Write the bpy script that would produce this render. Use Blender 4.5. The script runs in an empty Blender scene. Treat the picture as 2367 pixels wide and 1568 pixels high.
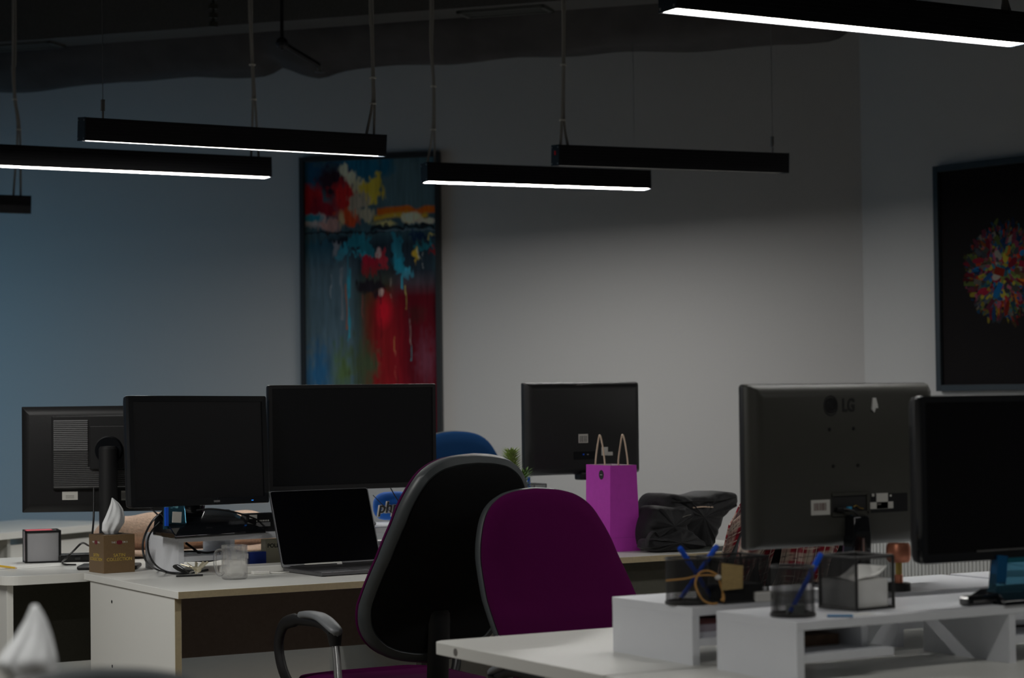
import bpy, bmesh, math, random
import numpy as np
from mathutils import Vector, Matrix
random.seed(7); rng = np.random.default_rng(5)
S = bpy.context.scene
COL = S.collection
PI = math.pi
D = bpy.data

# ------------------------------------------------------------------ camera
FPX = 5000.0; CH = 1.32
AZ = math.radians(30); PT = math.atan(128 / FPX); RL = 0.012
fw = Vector((math.sin(AZ)*math.cos(PT), math.cos(AZ)*math.cos(PT), math.sin(PT)))
r0 = Vector((math.cos(AZ), -math.sin(AZ), 0)); u0 = r0.cross(fw)
rt = r0*math.cos(RL) - u0*math.sin(RL); up = u0*math.cos(RL) + r0*math.sin(RL)
O = Vector((0, 0, CH))
cam_d = D.cameras.new('camera'); cam = D.objects.new('camera', cam_d); COL.objects.link(cam)
cam_d.sensor_fit = 'HORIZONTAL'; cam_d.sensor_width = 36.0; cam_d.lens = FPX/2367*36
cam_d.clip_start = 0.1; cam_d.clip_end = 100
cam_d.dof.use_dof = True; cam_d.dof.focus_distance = 6.6; cam_d.dof.aperture_fstop = 4.0
m = Matrix((( rt.x, up.x, -fw.x, O.x), (rt.y, up.y, -fw.y, O.y), (rt.z, up.z, -fw.z, O.z), (0, 0, 0, 1)))
cam.matrix_world = m
S.camera = cam

# ------------------------------------------------------------------ world, window daylight, added off-frame fill lights, exposure
S.view_settings.view_transform = 'Standard'; S.view_settings.look = 'None'
S.view_settings.gamma = 1.0; S.view_settings.use_curve_mapping = False
S.view_settings.exposure = 0.9
w = D.worlds.new('world'); S.world = w; w.use_nodes = True
w.node_tree.nodes['Background'].inputs[0].default_value = (0.25, 0.45, 0.7, 1)
w.node_tree.nodes['Background'].inputs[1].default_value = 0.10
LAMP_E = 54.0          # emission of the lit pendant diffusers
def W(l, z, h=0.0):    # lateral metres right of the view axis, metres ahead -> world
    return Vector((l*math.cos(AZ) + z*math.sin(AZ), -l*math.sin(AZ) + z*math.cos(AZ), h))
def area(name, loc, target, sx, sy, power, color):
    l = D.lights.new(name, 'AREA'); l.shape = 'RECTANGLE'; l.size = sx; l.size_y = sy
    l.energy = power; l.color = color
    o = D.objects.new(name, l); COL.objects.link(o); o.location = loc
    o.rotation_euler = (Vector(target) - Vector(loc)).to_track_quat('-Z', 'Y').to_euler()
    return o
# dusk daylight through the window in the left wall
sky_l = area('window_daylight', W(-4.75, 10.6, 1.7), W(-3.0, 11.9, 0.6), 2.4, 1.4, 5.0, (0.26, 0.66, 1.0)); sky_l.data.spread = 2.2
# assumed unseen strip lamps, added outside the view to brighten desks, panels and tissue
for nm, lx, ly, pw in (('fill_strip', 3.6, 2.5, 3), ('fill_strip_b', 0.6, 2.4, 7), ('fill_strip_c', 0.7, 5.9, 20),
                       ('fill_strip_d', 5.8, 4.2, 5), ('fill_strip_e', 6.4, 5.4, 5)):
    a = area(nm, (lx, ly, 2.27), (lx, ly, 0), 1.2, 0.07, pw, (1.0, 0.98, 0.94))

# ------------------------------------------------------------------ unprojection helpers
def ray(px, py): return fw + rt*((px-1183.5)/FPX) - up*((py-784)/FPX)
def at(px, py, z): d = ray(px, py); return O + d*((z-CH)/d.z)
def atX(px, py, x): d = ray(px, py); return O + d*(x/d.x)
def atY(px, py, y): d = ray(px, py); return O + d*(y/d.y)
def dep(px, py, Z): return O + ray(px, py)*Z
def onplane(px, py, P0, n): d = ray(px, py); n = Vector(n); return O + d*((Vector(P0)-O).dot(n)/d.dot(n))

# ------------------------------------------------------------------ materials
MATS = {}
def mat(name, col, rough=0.5, metal=0.0, bump=0.0, scale=60, var=0.0, coat=0.0, sheen=0.0, emit=0.0, spec=0.5, trans=0.0, alpha=1.0, ior=1.45, detail=4, stretch=None):
    if name in MATS: return MATS[name]
    mm = D.materials.new(name); mm.use_nodes = True; nt = mm.node_tree; b = nt.nodes['Principled BSDF']
    b.inputs['Base Color'].default_value = (*col, 1); b.inputs['Roughness'].default_value = rough
    b.inputs['Metallic'].default_value = metal; b.inputs['Specular IOR Level'].default_value = spec
    b.inputs['IOR'].default_value = ior
    if coat: b.inputs['Coat Weight'].default_value = coat; b.inputs['Coat Roughness'].default_value = 0.05
    if sheen: b.inputs['Sheen Weight'].default_value = sheen
    if trans: b.inputs['Transmission Weight'].default_value = trans
    if alpha < 1: b.inputs['Alpha'].default_value = alpha
    if emit: b.inputs['Emission Color'].default_value = (*col, 1); b.inputs['Emission Strength'].default_value = emit
    if bump or var:
        tc = nt.nodes.new('ShaderNodeTexCoord'); mp = nt.nodes.new('ShaderNodeMapping')
        if stretch: mp.inputs['Scale'].default_value = stretch
        n = nt.nodes.new('ShaderNodeTexNoise'); n.inputs['Scale'].default_value = scale; n.inputs['Detail'].default_value = detail
        nt.links.new(tc.outputs['Object'], mp.inputs[0]); nt.links.new(mp.outputs[0], n.inputs['Vector'])
        if bump:
            bp = nt.nodes.new('ShaderNodeBump'); bp.inputs['Strength'].default_value = bump; bp.inputs['Distance'].default_value = 0.003
            nt.links.new(n.outputs['Fac'], bp.inputs['Height']); nt.links.new(bp.outputs[0], b.inputs['Normal'])
        if var:
            r = nt.nodes.new('ShaderNodeValToRGB')
            r.color_ramp.elements[0].color = (*[c*(1-var) for c in col], 1); r.color_ramp.elements[1].color = (*[min(1, c*(1+var)) for c in col], 1)
            r.color_ramp.elements[0].position = .3; r.color_ramp.elements[1].position = .7
            nt.links.new(n.outputs['Fac'], r.inputs[0]); nt.links.new(r.outputs[0], b.inputs['Base Color'])
    MATS[name] = mm
    return mm
def vcol_mat(name, rough=0.5, coat=0.0, sheen=0.0, bump=0.0, spec=.15):
    mm = mat(name, (1, 1, 1), rough, coat=coat, sheen=sheen, bump=bump, scale=300, spec=spec)
    nt = mm.node_tree; a = nt.nodes.new('ShaderNodeVertexColor'); a.layer_name = 'Col'
    nt.links.new(a.outputs['Color'], nt.nodes['Principled BSDF'].inputs['Base Color'])
    return mm
WALL = mat('wall_paint', (.50, .495, .49), .75, bump=.08, scale=220, var=.02)
WALLR = mat('wall_paint_side', (.53, .53, .525), .75, bump=.08, scale=200, var=.02)
CEIL = mat('black_ceiling_paint', (.065, .064, .064), .8, bump=.3, scale=40, var=.15)
DUCT = mat('black_insulation', (.040, .038, .040), .65, bump=.6, scale=9, var=.2)
SOFF = mat('charcoal_soffit_paint', (.075, .075, .073), .6, bump=.1, scale=80, var=.1)
FLOORM = mat('taupe_laminate', (.17, .15, .12), .45, bump=.1, scale=12, var=.15, stretch=(1, 12, 1))
BLK_AL = mat('black_aluminium', (.012, .012, .016), .38, metal=.2, bump=.03, scale=150)
CAPM = mat('dark_blue_cap', (.018, .03, .045), .35, metal=.3, bump=.1, scale=300)
LIT = mat('lit_diffuser', (1.0, .985, .95), .4, emit=LAMP_E)
LIT2 = mat('lit_diffuser_dimmed', (1.0, .985, .95), .4, emit=LAMP_E*.36)
LIT3 = mat('lit_diffuser_mid', (1.0, .985, .95), .4, emit=LAMP_E*.42)
UNLIT = mat('opal_diffuser', (.6, .6, .58), .4, bump=.02)
CABLE = mat('grey_cable_jacket', (.30, .29, .27), .6, bump=.05, scale=100)
STEEL = mat('steel', (.5, .5, .5), .3, metal=1, bump=.02, scale=200)
LAM = mat('white_laminate', (.77, .77, .73), .38, bump=.03, scale=350, var=.015)
LAMR = mat('white_riser_laminate', (.80, .82, .86), .4, bump=.03, scale=350, var=.015)
BAND = mat('beige_edge_band', (.60, .50, .31), .5, bump=.05, scale=90, var=.06)
MODEST = mat('brown_modesty_board', (.32, .26, .225), .5, bump=.05, scale=60, var=.06)
GREYM = mat('greenish_grey_board', (.15, .15, .12), .5, bump=.05, scale=60, var=.06)
BLKP = mat('black_plastic', (.007, .007, .008), .45, bump=.12, scale=600)
BLKS = mat('black_satin_shell', (.014, .014, .015), .5, bump=.12, scale=700)
OLIVE = mat('dark_olive_shell', (.050, .050, .041), .48, bump=.15, scale=600)
GLOSS = mat('piano_black_plastic', (.006, .007, .009), .12, coat=.6, bump=.004, scale=20)
SCRN = mat('matte_screen', (.004, .0045, .006), .40, bump=.01, scale=900, spec=.3)
GSCRN = mat('glossy_screen', (.002, .002, .003), .09, bump=.002, scale=20)
ACRY = mat('blue_tinted_acrylic', (.10, .30, .42), .06, trans=.85, bump=.01, scale=20)
SPACE = mat('space_grey_aluminium', (.16, .16, .17), .35, metal=.8, bump=.02, scale=500)
LABELW = mat('white_sticker', (.62, .61, .56), .6, bump=.02)
INK = mat('black_ink', (.02, .02, .02), .6, bump=.01)
INKG = mat('grey_ink', (.16, .15, .14), .6, bump=.01)
PURP = mat('purple_fabric', (.060, .0014, .040), .95, spec=.08, bump=.4, scale=900, sheen=.0, var=.12)
BLUEF = mat('navy_blue_fabric', (.0015, .018, .06), .95, spec=.08, bump=.4, scale=900, sheen=.0, var=.12)
RIM = mat('grey_plastic_rim', (.045, .052, .055), .42, bump=.06, scale=500)
BACKP = mat('black_back_shell', (.004, .004, .0045), .8, bump=.1, scale=500, spec=.2)
PADM = mat('grey_soft_armpad', (.16, .17, .18), .45, bump=.08, scale=400)
TISS = mat('tissue_paper', (.90, .92, .93), .9, bump=.25, scale=60)
BROWNC = mat('bronze_brown_card', (.20, .125, .06), .42, metal=.25, bump=.03, scale=200, var=.06)
GOLD = mat('gold_foil', (.75, .55, .12), .35, metal=.5, bump=.02)
MAROON = mat('maroon_print', (.16, .01, .02), .5, bump=.02)
RUBBER = mat('black_cable_rubber', (.014, .014, .015), .45, bump=.03, scale=100)
WHITEP = mat('white_plastic', (.78, .77, .73), .35, bump=.02)
MESHM = mat('black_wire_mesh', (.035, .035, .035), .5, metal=.3, bump=.02)
MESHG = mat('grey_wire_mesh', (.55, .55, .57), .5, metal=.2, bump=.02)
BLUEP = mat('bright_blue_plastic', (.003, .10, .75), .35, bump=.02)
BLUEB = mat('royal_blue_fabric', (.004, .14, .62), .8, bump=.3, scale=200, sheen=.2)
KRAFT = mat('tan_kraft_paper', (.48, .34, .14), .8, bump=.1, scale=100, var=.08)
TWINE = mat('orange_twine', (.62, .33, .10), .85, bump=.5, scale=400)
PAPERM = mat('white_paper', (.80, .80, .77), .8, bump=.05, scale=30)
PINK = mat('pink_paper', (.80, .12, .16), .7, bump=.05)
YELL = mat('yellow_paint', (.80, .50, .02), .5, bump=.02)
GLASS = mat('clear_glass', (1, 1, 1), .02, trans=1.0, alpha=.36)
FLEECE = mat('beige_fleece', (.72, .50, .36), .95, bump=1.0, scale=110, sheen=.3, var=.12)
BAGM = mat('magenta_paper', (.56, .05, .52), .5, bump=.06, scale=40, var=.04)
BAGIN = mat('pale_bag_lining', (.62, .52, .58), .7, bump=.05)
CORD = mat('cream_paper_cord', (.72, .55, .42), .8, bump=.5, scale=400)
NYLON = mat('black_nylon', (.010, .010, .012), .65, bump=.4, scale=90, sheen=.1)
COPPER = mat('copper_pink_metal', (.72, .27, .16), .38, metal=.55, bump=.03)
BRASS = mat('brass', (.55, .38, .10), .3, metal=.9, bump=.02)
GREENL = mat('plant_green', (.14, .30, .05), .6, bump=.2, scale=60, var=.3)
GREEND = mat('plant_yellow_green', (.32, .42, .12), .6, bump=.2, scale=60, var=.2)
FRAMEM = mat('black_wood_frame', (.016, .019, .022), .45, bump=.1, scale=100)
FRAMEB = mat('slate_frame', (.020, .028, .034), .45, bump=.1, scale=100)
KEYM = mat('nickel_key', (.66, .60, .44), .4, metal=.5, bump=.05, scale=300)
RED = mat('red_sticker', (.7, .01, .02), .5, bump=.01)
RADM = mat('white_radiator_enamel', (.62, .62, .60), .45, bump=.02)
BLUECARD = mat('blue_card', (.02, .06, .40), .4, bump=.02)
CREAMC = mat('cream_card', (.66, .62, .46), .6, bump=.02)
TEAL = mat('teal_led', (.05, .4, .7), .3, bump=.01)

# ------------------------------------------------------------------ mesh builder
def catmull(pts, n=6):
    pts = [Vector(p) for p in pts]
    if len(pts) < 3: return pts
    P = [pts[0]*2-pts[1]] + pts + [pts[-1]*2-pts[-2]]
    out = []
    for i in range(1, len(P)-2):
        a, b, c, d = P[i-1], P[i], P[i+1], P[i+2]
        for k in range(n):
            t = k/n
            out.append(0.5*((2*b) + (c-a)*t + (2*a-5*b+4*c-d)*t*t + (3*b-a-3*c+d)*t**3))
    out.append(pts[-1]); return out
class MB:
    def __init__(s): s.bm = bmesh.new()
    def box(s, c, size, M=None, bevel=0.0, seg=2):
        r = bmesh.ops.create_cube(s.bm, size=1.0, matrix=(M or Matrix()) @ Matrix.Translation(c) @ Matrix.Diagonal((*size, 1)))
        if bevel > 0:
            es = list({e for v in r['verts'] for e in v.link_edges})
            bmesh.ops.bevel(s.bm, geom=es, offset=bevel, segments=seg, affect='EDGES', profile=.5)
        return s
    def b2(s, lo, hi, bevel=0.0, M=None):
        c = [(a+b)/2 for a, b in zip(lo, hi)]; z = [abs(b-a) for a, b in zip(lo, hi)]
        return s.box(c, z, M, bevel)
    def ring(s, pts): return [s.bm.verts.new(p) for p in pts]
    def bridge(s, a, b):
        n = len(a)
        for i in range(n):
            try: s.bm.faces.new((a[i], a[(i+1) % n], b[(i+1) % n], b[i]))
            except ValueError: pass
    def loft(s, rings, cap=True):
        R = [s.ring(r) for r in rings]
        for a, b in zip(R, R[1:]): s.bridge(a, b)
        if cap:
            for r, f in ((R[0], True), (R[-1], False)):
                try: s.bm.faces.new(r[::-1] if f else r)
                except ValueError: pass
        return s
    def tube(s, pts, r, seg=8, smooth=6, closed=False, flat=None):
        P = catmull(pts, smooth) if smooth else [Vector(p) for p in pts]
        rad = r if callable(r) else (lambda t: r)
        n = len(P); rings = []; nrm = None
        for i, p in enumerate(P):
            t = (P[min(i+1, n-1)] - P[max(i-1, 0)]).normalized()
            if nrm is None:
                nrm = t.orthogonal().normalized()
                if flat: nrm = (Vector(flat) - t*Vector(flat).dot(t)).normalized()
            nrm = (nrm - t*nrm.dot(t)).normalized(); bn = t.cross(nrm)
            q = rad(i/max(n-1, 1)); ra, rb = q if isinstance(q, tuple) else (q, q)
            rings.append([p + nrm*math.cos(2*PI*k/seg)*ra + bn*math.sin(2*PI*k/seg)*rb for k in range(seg)])
        return s.loft(rings)
    def lathe(s, prof, seg=24, c=(0, 0, 0)):
        c = Vector(c)
        return s.loft([[c + Vector((r*math.cos(2*PI*k/seg), r*math.sin(2*PI*k/seg), z)) for k in range(seg)] for r, z in prof])
    def cyl(s, a, b, r, r2=None, seg=16):
        r2 = r if r2 is None else r2
        return s.tube([a, b], lambda t: r + (r2-r)*t, seg, 0)
    def prism(s, poly, z0, z1):
        return s.loft([[Vector((x, y, z0)) for x, y in poly], [Vector((x, y, z1)) for x, y in poly]])
    def quad(s, *p):
        s.bm.faces.new([s.bm.verts.new(q) for q in p]); return s
    def sphere(s, c, r, sc=(1, 1, 1), sub=2):
        bmesh.ops.create_icosphere(s.bm, subdivisions=sub, radius=r, matrix=Matrix.Translation(c) @ Matrix.Diagonal((*sc, 1))); return s
    def build(s, name, m, parent=None, smooth=None, loc=None, bevel=0):
        bmesh.ops.recalc_face_normals(s.bm, faces=s.bm.faces)
        me = D.meshes.new(name); s.bm.to_mesh(me); s.bm.free()
        me.materials.append(m)
        if smooth is not None:
            me.polygons.foreach_set('use_smooth', [True]*len(me.polygons)); me.set_sharp_from_angle(angle=math.radians(smooth))
        o = D.objects.new(name, me); COL.objects.link(o)
        if parent: o.parent = parent
        if loc is not None: o.location = loc
        if bevel:
            b = o.modifiers.new('bevel', 'BEVEL'); b.width = bevel; b.segments = 2; b.limit_method = 'ANGLE'; b.angle_limit = .6
        return o
def thing(name, label, cat, loc=(0, 0, 0), rz=0, group=None):
    o = D.objects.new(name, None); COL.objects.link(o); o.location = loc; o.rotation_euler = (0, 0, rz); o.empty_display_size = .05
    return tag(o, label, cat, group)
def tag(o, label, cat=None, group=None):
    o['label'] = label
    if cat: o['category'] = cat
    if group: o['group'] = group
    return o
def struct(o): o['kind'] = 'structure'; return o
def copytree(o, parent=None):
    c = o.copy(); COL.objects.link(c); c.parent = parent
    for ch in list(o.children): copytree(ch, c)
    return c
def text(s, size, m, parent, M, name='lettering', ext=.0004, bold=0.0):
    cu = D.curves.new('t', 'FONT'); cu.body = s; cu.size = size; cu.extrude = ext; cu.align_x = 'CENTER'; cu.align_y = 'CENTER'; cu.offset = bold
    ob = D.objects.new('t', cu); COL.objects.link(ob)
    dg = bpy.context.evaluated_depsgraph_get(); me = D.meshes.new_from_object(ob.evaluated_get(dg))
    D.objects.remove(ob); me.transform(M); me.materials.clear(); me.materials.append(m)
    o = D.objects.new(name, me); COL.objects.link(o); o.parent = parent; return o
RX = Matrix.Rotation(PI/2, 4, 'X')                       # text upright, read from -Y
def Mface(c, rz=0): return Matrix.Translation(c) @ Matrix.Rotation(rz, 4, 'Z') @ RX
def colour_grid(name, nx, ny, pos, cols, m, parent, smooth=True):
    """flat print or woven cloth: grid of (nx x ny) vertices with a colour each. pos (ny,nx,3), cols (ny,nx,3)"""
    me = D.meshes.new(name); me.vertices.add(nx*ny); me.vertices.foreach_set('co', pos.reshape(-1).astype(np.float32))
    i = np.arange(nx-1); j = np.arange(ny-1); I, J = np.meshgrid(i, j); a = (J*nx+I).reshape(-1)
    f = np.stack([a, a+nx, a+nx+1, a+1], 1)
    n = len(f); me.loops.add(n*4); me.loops.foreach_set('vertex_index', f.reshape(-1).astype(np.int32))
    me.polygons.add(n); me.polygons.foreach_set('loop_start', np.arange(0, n*4, 4, dtype=np.int32))
    me.update(calc_edges=True)
    ca = me.color_attributes.new('Col', 'FLOAT_COLOR', 'POINT')
    c4 = np.ones((nx*ny, 4), np.float32); c4[:, :3] = cols.reshape(-1, 3); ca.data.foreach_set('color', c4.reshape(-1))
    if smooth: me.polygons.foreach_set('use_smooth', [True]*n)
    me.validate(); me.materials.append(m)
    o = D.objects.new(name, me); COL.objects.link(o); o.parent = parent; return o

# ------------------------------------------------------------------ room shell
Z0, KW = 11.2, -0.277
def back(l): return Z0 + KW*l
LC = 1.745; C1 = (LC, back(LC)); C0 = (-5.0, back(-5.0))
C2 = (C1[0]+.616*8.0, C1[1]-.788*8.0); C3 = (C2[0], -3.0); C4 = (-5.0, -3.0)
CZ = 3.72
def wall_mesh(a, b, z0, z1, name, m, outward=0.12, parent=None):
    A = W(*a); B = W(*b); d = (B-A).normalized(); n = Vector((-d.y, d.x, 0))*outward
    return MB().loft([[A+Vector((0, 0, z0)), B+Vector((0, 0, z0)), B+n+Vector((0, 0, z0)), A+n+Vector((0, 0, z0))],
                      [A+Vector((0, 0, z1)), B+Vector((0, 0, z1)), B+n+Vector((0, 0, z1)), A+n+Vector((0, 0, z1))]]).build(name, m, parent)
struct(wall_mesh(C0, C1, 0, CZ, 'wall_back', WALL))
struct(wall_mesh(C1, C2, 0, CZ, 'wall_right', WALLR))
struct(wall_mesh(C2, C3, 0, CZ, 'wall_side', WALLR))
struct(wall_mesh(C3, C4, 0, CZ, 'wall_front', WALL))
# left wall with a window opening
wl = MB()
for (za, zb, h0, h1) in ((-3, 7.4, 0, CZ), (12.1, C0[1]+.05, 0, CZ), (7.4, 12.1, 0, .85), (7.4, 12.1, 2.5, CZ)):
    P = [W(-5, za), W(-5, zb), W(-5.15, zb), W(-5.15, za)]
    wl.loft([[p+Vector((0, 0, h0)) for p in P], [p+Vector((0, 0, h1)) for p in P]])
struct(wl.build('wall_left', WALL))
wf = MB()
for zz in (7.4, 8.95, 10.5, 12.05):
    P = [W(-5.02, zz), W(-5.02, zz+.05), W(-5.10, zz+.05), W(-5.10, zz)]
    wf.loft([[p+Vector((0, 0, .85)) for p in P], [p+Vector((0, 0, 2.5)) for p in P]])
for h in (.85, 2.45):
    P = [W(-5.02, 7.4), W(-5.02, 12.1), W(-5.10, 12.1), W(-5.10, 7.4)]
    wf.loft([[p+Vector((0, 0, h)) for p in P], [p+Vector((0, 0, h+.05)) for p in P]])
wfo = struct(wf.build('window_1', BLK_AL))
P = [W(-5.05, 7.4), W(-5.05, 12.1), W(-5.06, 12.1), W(-5.06, 7.4)]
MB().loft([[p+Vector((0, 0, .86)) for p in P], [p+Vector((0, 0, 2.49)) for p in P]]).build('window_pane', mat('window_glass', (.9, .95, 1), .02, alpha=.08, spec=1.0, bump=.001, scale=3), wfo)
for nm, z0, z1, mm in (('floor', -.1, 0, FLOORM), ('ceiling', CZ, CZ+.1, CEIL)):
    P = [W(*c) for c in (C0, C1, C2, C3, C4)]
    struct(MB().loft([[p+Vector((0, 0, z0)) for p in P], [p+Vector((0, 0, z1)) for p in P]]).build(nm, mm))

# soffit (bulkhead) across the room, its underside carries slot vents
zs = 3.05
n0, n1 = at(236, 80, zs), at(1180, 10, zs); f0, f1 = at(152, 107, zs), at(1300, 24, zs)
dn = (n1-n0).normalized(); df = (f1-f0).normalized()
na, nb = n0-dn*5, n1+dn*4; fa, fb = f0-df*5, f1+df*4
struct(MB().loft([[na, nb, fb, fa], [p+Vector((0, 0, .66)) for p in (na, nb, fb, fa)]]).build('trim_1', SOFF))
# slot vents in the soffit underside
def vent(px0, px1, label, m):
    fr = lambda px, k: (at(px, 107-(px-152)*.0725 - (14 if k else 4), zs-.001))
    a, b, c, d = fr(px0, 0), fr(px1, 0), fr(px1-14, 1), fr(px0-14, 1)
    ctr = (a+b+c+d)/4
    t = thing('ceiling_vent', label, 'vent', ctr, math.atan2((b-a).y, (b-a).x), 'slot vents in the dark soffit')
    L = (b-a).length; wd = .15
    MB().b2((-L/2, -wd/2, -.012), (L/2, -wd/2+.015, .0)).b2((-L/2, wd/2-.015, -.012), (L/2, wd/2, 0)).b2((-L/2, -wd/2, -.012), (-L/2+.02, wd/2, 0)).b2((L/2-.02, -wd/2, -.012), (L/2, wd/2, 0)).build('frame', m, t)
    for k in range(4):
        y = -wd/2+.035+k*.027
        MB().box((0, y, -.006), (L-.04, .012, .003), Matrix.Rotation(.0, 4, 'X')).build('slat', m, t)
VENTM = mat('dark_grey_vent', (.11, .115, .11), .4, metal=.3, bump=.02)
vent(1075, 1275, 'long slot vent in the black soffit above the middle lamps', VENTM)
vent(-30, 140, 'slot vent in the black soffit at upper left above the dangling cables', VENTM)
# insulated duct in front of the wall top
def duct():
    zb = 2.90; a = at(0, 206, zb); b = at(1958, 86, zb); d = (b-a).normalized(); nrm = Vector((-d.y, d.x, 0)); L = (b-a).length
    rr = .27; mb = MB(); rings = []; N = 130; K = 28
    for i in range(N+1):
        s = -1.7 + (L+1.7+.25)*i/N
        sag = .004*math.sin(s*2.1+1) + .005*math.sin(s*5.3) + .005*math.sin(s*11)
        near = math.exp(-((s/L-.40)/.02)**2)*.03 + math.exp(-((s/L-.355)/.012)**2)*(-.035)
        tp = 1.0 if s < L-.05 else max(.05, 1-(s-L+.05)/.5)
        c = a + d*s + nrm*.02
        ring = []
        for k in range(K):
            th = 2*PI*k/K
            r_ = (rr + .012*math.sin(7*th+s*3))*tp
            z = c.z + rr + math.sin(th)*r_ - (sag+near if math.sin(th) < 0 else 0)*-math.sin(th)*1
            ring.append(Vector((c.x, c.y, 0)) + nrm*math.cos(th)*r_ + Vector((0, 0, z)))
        rings.append(ring)
    o = mb.loft(rings).build('air_duct', DUCT, None, 60)
    tag(o, 'large black insulated air duct sagging along the top of the back wall', 'duct'); return a, b, d, nrm
da, db, dd, dnn = duct()
# sprinkler pipe with drop head by the duct
t = thing('sprinkler_pipe', 'thin black sprinkler pipe with drop head beside the duct', 'pipe', (0, 0, 0))
p1 = dep(652, 100, 9.5); p2 = dep(738, 152, 9.6)
MB().tube([p1, p2], .012, 10, 0).build('pipe', BLK_AL, t)
MB().cyl(p2+Vector((0, 0, .01)), p2-Vector((0, 0, .03)), .010).cyl(p2-Vector((0, 0, .025)), p2-Vector((0, 0, .030)), .022).build('sprinkler_head', STEEL, t)
MB().cyl(p1-Vector((0, 0, .03)), Vector((p1.x, p1.y, CZ)), .008).sphere(p1, .028).build('hanger', BLK_AL, t)
t = thing('ceiling_bracket', 'short perforated bracket hanging on the soffit at upper left', 'bracket')
pb = dep(493, 62, 9.6)
mb = MB()
for k in range(5): mb.b2((pb.x-.018, pb.y-.01, pb.z+k*.04), (pb.x+.018, pb.y+.01, pb.z+.022+k*.04))
mb.b2((pb.x-.006, pb.y-.004, pb.z), (pb.x+.006, pb.y+.004, CZ)).build('strip', mat('galvanised_dark', (.07, .07, .06), .4, metal=.6, bump=.2, scale=60), t)

# ------------------------------------------------------------------ pendant lamps
def pendant(label, pl, pr, z, lit, roll=0.0, length=None, cables=(), wires=(), dot=False, offset_left=False):
    """pl, pr: points (px,py) of the near lower edge's two ends; the missing one follows from the length"""
    if pl: A = at(*pl, z)
    if pr: B = at(*pr, z)
    if not pl: A = B - (Vector((1, 0, 0)))*length
    if not pr: B = A + (Vector((1, 0, 0)))*length
    L = (B-A).length; ang = math.atan2(B.y-A.y, B.x-A.x)
    t = thing('pendant_lamp', label, 'lamp', A, ang, 'linear pendant lamps')
    w_, h_ = .074, .084
    Rm = Matrix.Rotation(roll, 4, 'X')
    mb = MB()
    mb.b2((.004, 0, h_-.008), (L-.004, w_, h_), M=Rm)
    for y0 in (0, w_-.006):
        mb.b2((.004, y0, 0), (L-.004, y0+.006, h_-.006), M=Rm)
        for k in range(5): mb.b2((.004, y0-.0015, .022+k*.012), (L-.004, y0+.0075, .026+k*.012), M=Rm)
    mb.build('housing', BLK_AL, t)
    for x in (0, L-.004):
        o = MB().b2((x, -.001, -.001), (x+.004, w_+.001, h_+.001), bevel=.001, M=Rm).build('end_cap', CAPM, t)
        for yy, zz in ((.008, .008), (w_-.008, .008), (.008, h_-.01), (w_-.008, h_-.01)):
            xx = x-.0015 if x == 0 else x+.004
            MB().b2((xx, yy-.003, zz-.003), (xx+.0015, yy+.003, zz+.003), M=Rm).build('screw', STEEL, o)
        if dot and x == 0: MB().b2((-.002, .028, .042), (0, .040, .060), M=Rm).build('sticker', RED, o)
    MB().b2((.006, .006, .0015), (L-.006, w_-.006, .006), M=Rm).build('diffuser', lit or UNLIT, t)
    inv = t.matrix_basis.inverted() if False else Matrix.Rotation(-ang, 4, 'Z') @ Matrix.Translation(-A)
    for pxs, jitter in cables:
        # a pair of cables from the ceiling down to the lamp: pxs = list of (px, py)
        Zc = (A.lerp(B, .5)-O).dot(fw)
        # depth of the lamp axis at the lowest pixel
        n = Vector((-math.sin(ang), math.cos(ang), 0)); P0 = A + n*w_*.5
        pts = [onplane(x, y, P0, n) for x, y in pxs]
        top = pts[0].copy(); top.z = CZ
        base = pts[-1].copy(); base.z = z + h_ - .004
        pts = [top] + pts[:-1] + [base]
        for s in (-1, 1):
            q = []
            for i, p in enumerate(pts):
                off = .0055 + (.012 if i == len(pts)-1 else 0) + .003*math.sin(i*1.7+s)
                q.append(inv @ (p + Vector((math.cos(ang), math.sin(ang), 0))*s*off + n*s*.003))
            MB().tube(q, .0055, 8, 6).build('cable', CABLE, t)
        for k in (len(pts)//2, len(pts)-2):
            p = inv @ pts[k]
            MB().cyl(p-Vector((0, 0, .003)), p+Vector((0, 0, .003)), .014).build('cable_tie', LABELW, t)
    for px, py in wires:
        n = Vector((-math.sin(ang), math.cos(ang), 0)); P0 = A + n*w_*.5
        p = onplane(px, py, P0, n); p.z = z+h_-.002
        q = inv @ p
        wo = MB().cyl(q, (q.x, q.y, CZ-z), .0012, seg=6).build('suspension_wire', STEEL, t)
        MB().cyl(q, q+Vector((0, 0, .035)), .004).cyl(q+Vector((0, 0, .032)), q+Vector((0, 0, .075)), .008).build('gripper', STEEL, wo)
    return t
pendant('dim-edged linear lamp over the desks, upper of the two at left, tilted', (195, 325), (893, 362), 2.25, LIT2, roll=.092,
        cables=(([(858, 0), (861, 70), (862, 180), (862, 240), (856, 312)], 0),), wires=((238, 270),))
pendant('brightly lit linear lamp cut off by the left edge', None, (629, 409), 2.25, LIT2, roll=-.035, length=1.20,
        cables=(([(579, 0), (581, 60), (583, 150), (586, 230), (590, 362)], 0),))
pendant('lit linear lamp in front of the colourful painting and back wall', (988, 419), (1506, 436), 2.25, LIT, roll=-.035,
        cables=(([(998, 0), (998, 108), (1002, 200), (1001, 300), (997, 378)], 0),), wires=((1467, 395),))
pendant('unlit linear lamp with red dot on its end cap', (1291, 382), (1824, 400), 2.25, None, roll=.06, dot=True,
        cables=(([(1303, 0), (1304, 12), (1302, 150), (1300, 278), (1305, 334)], 0),), wires=((1786, 352),))
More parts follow.
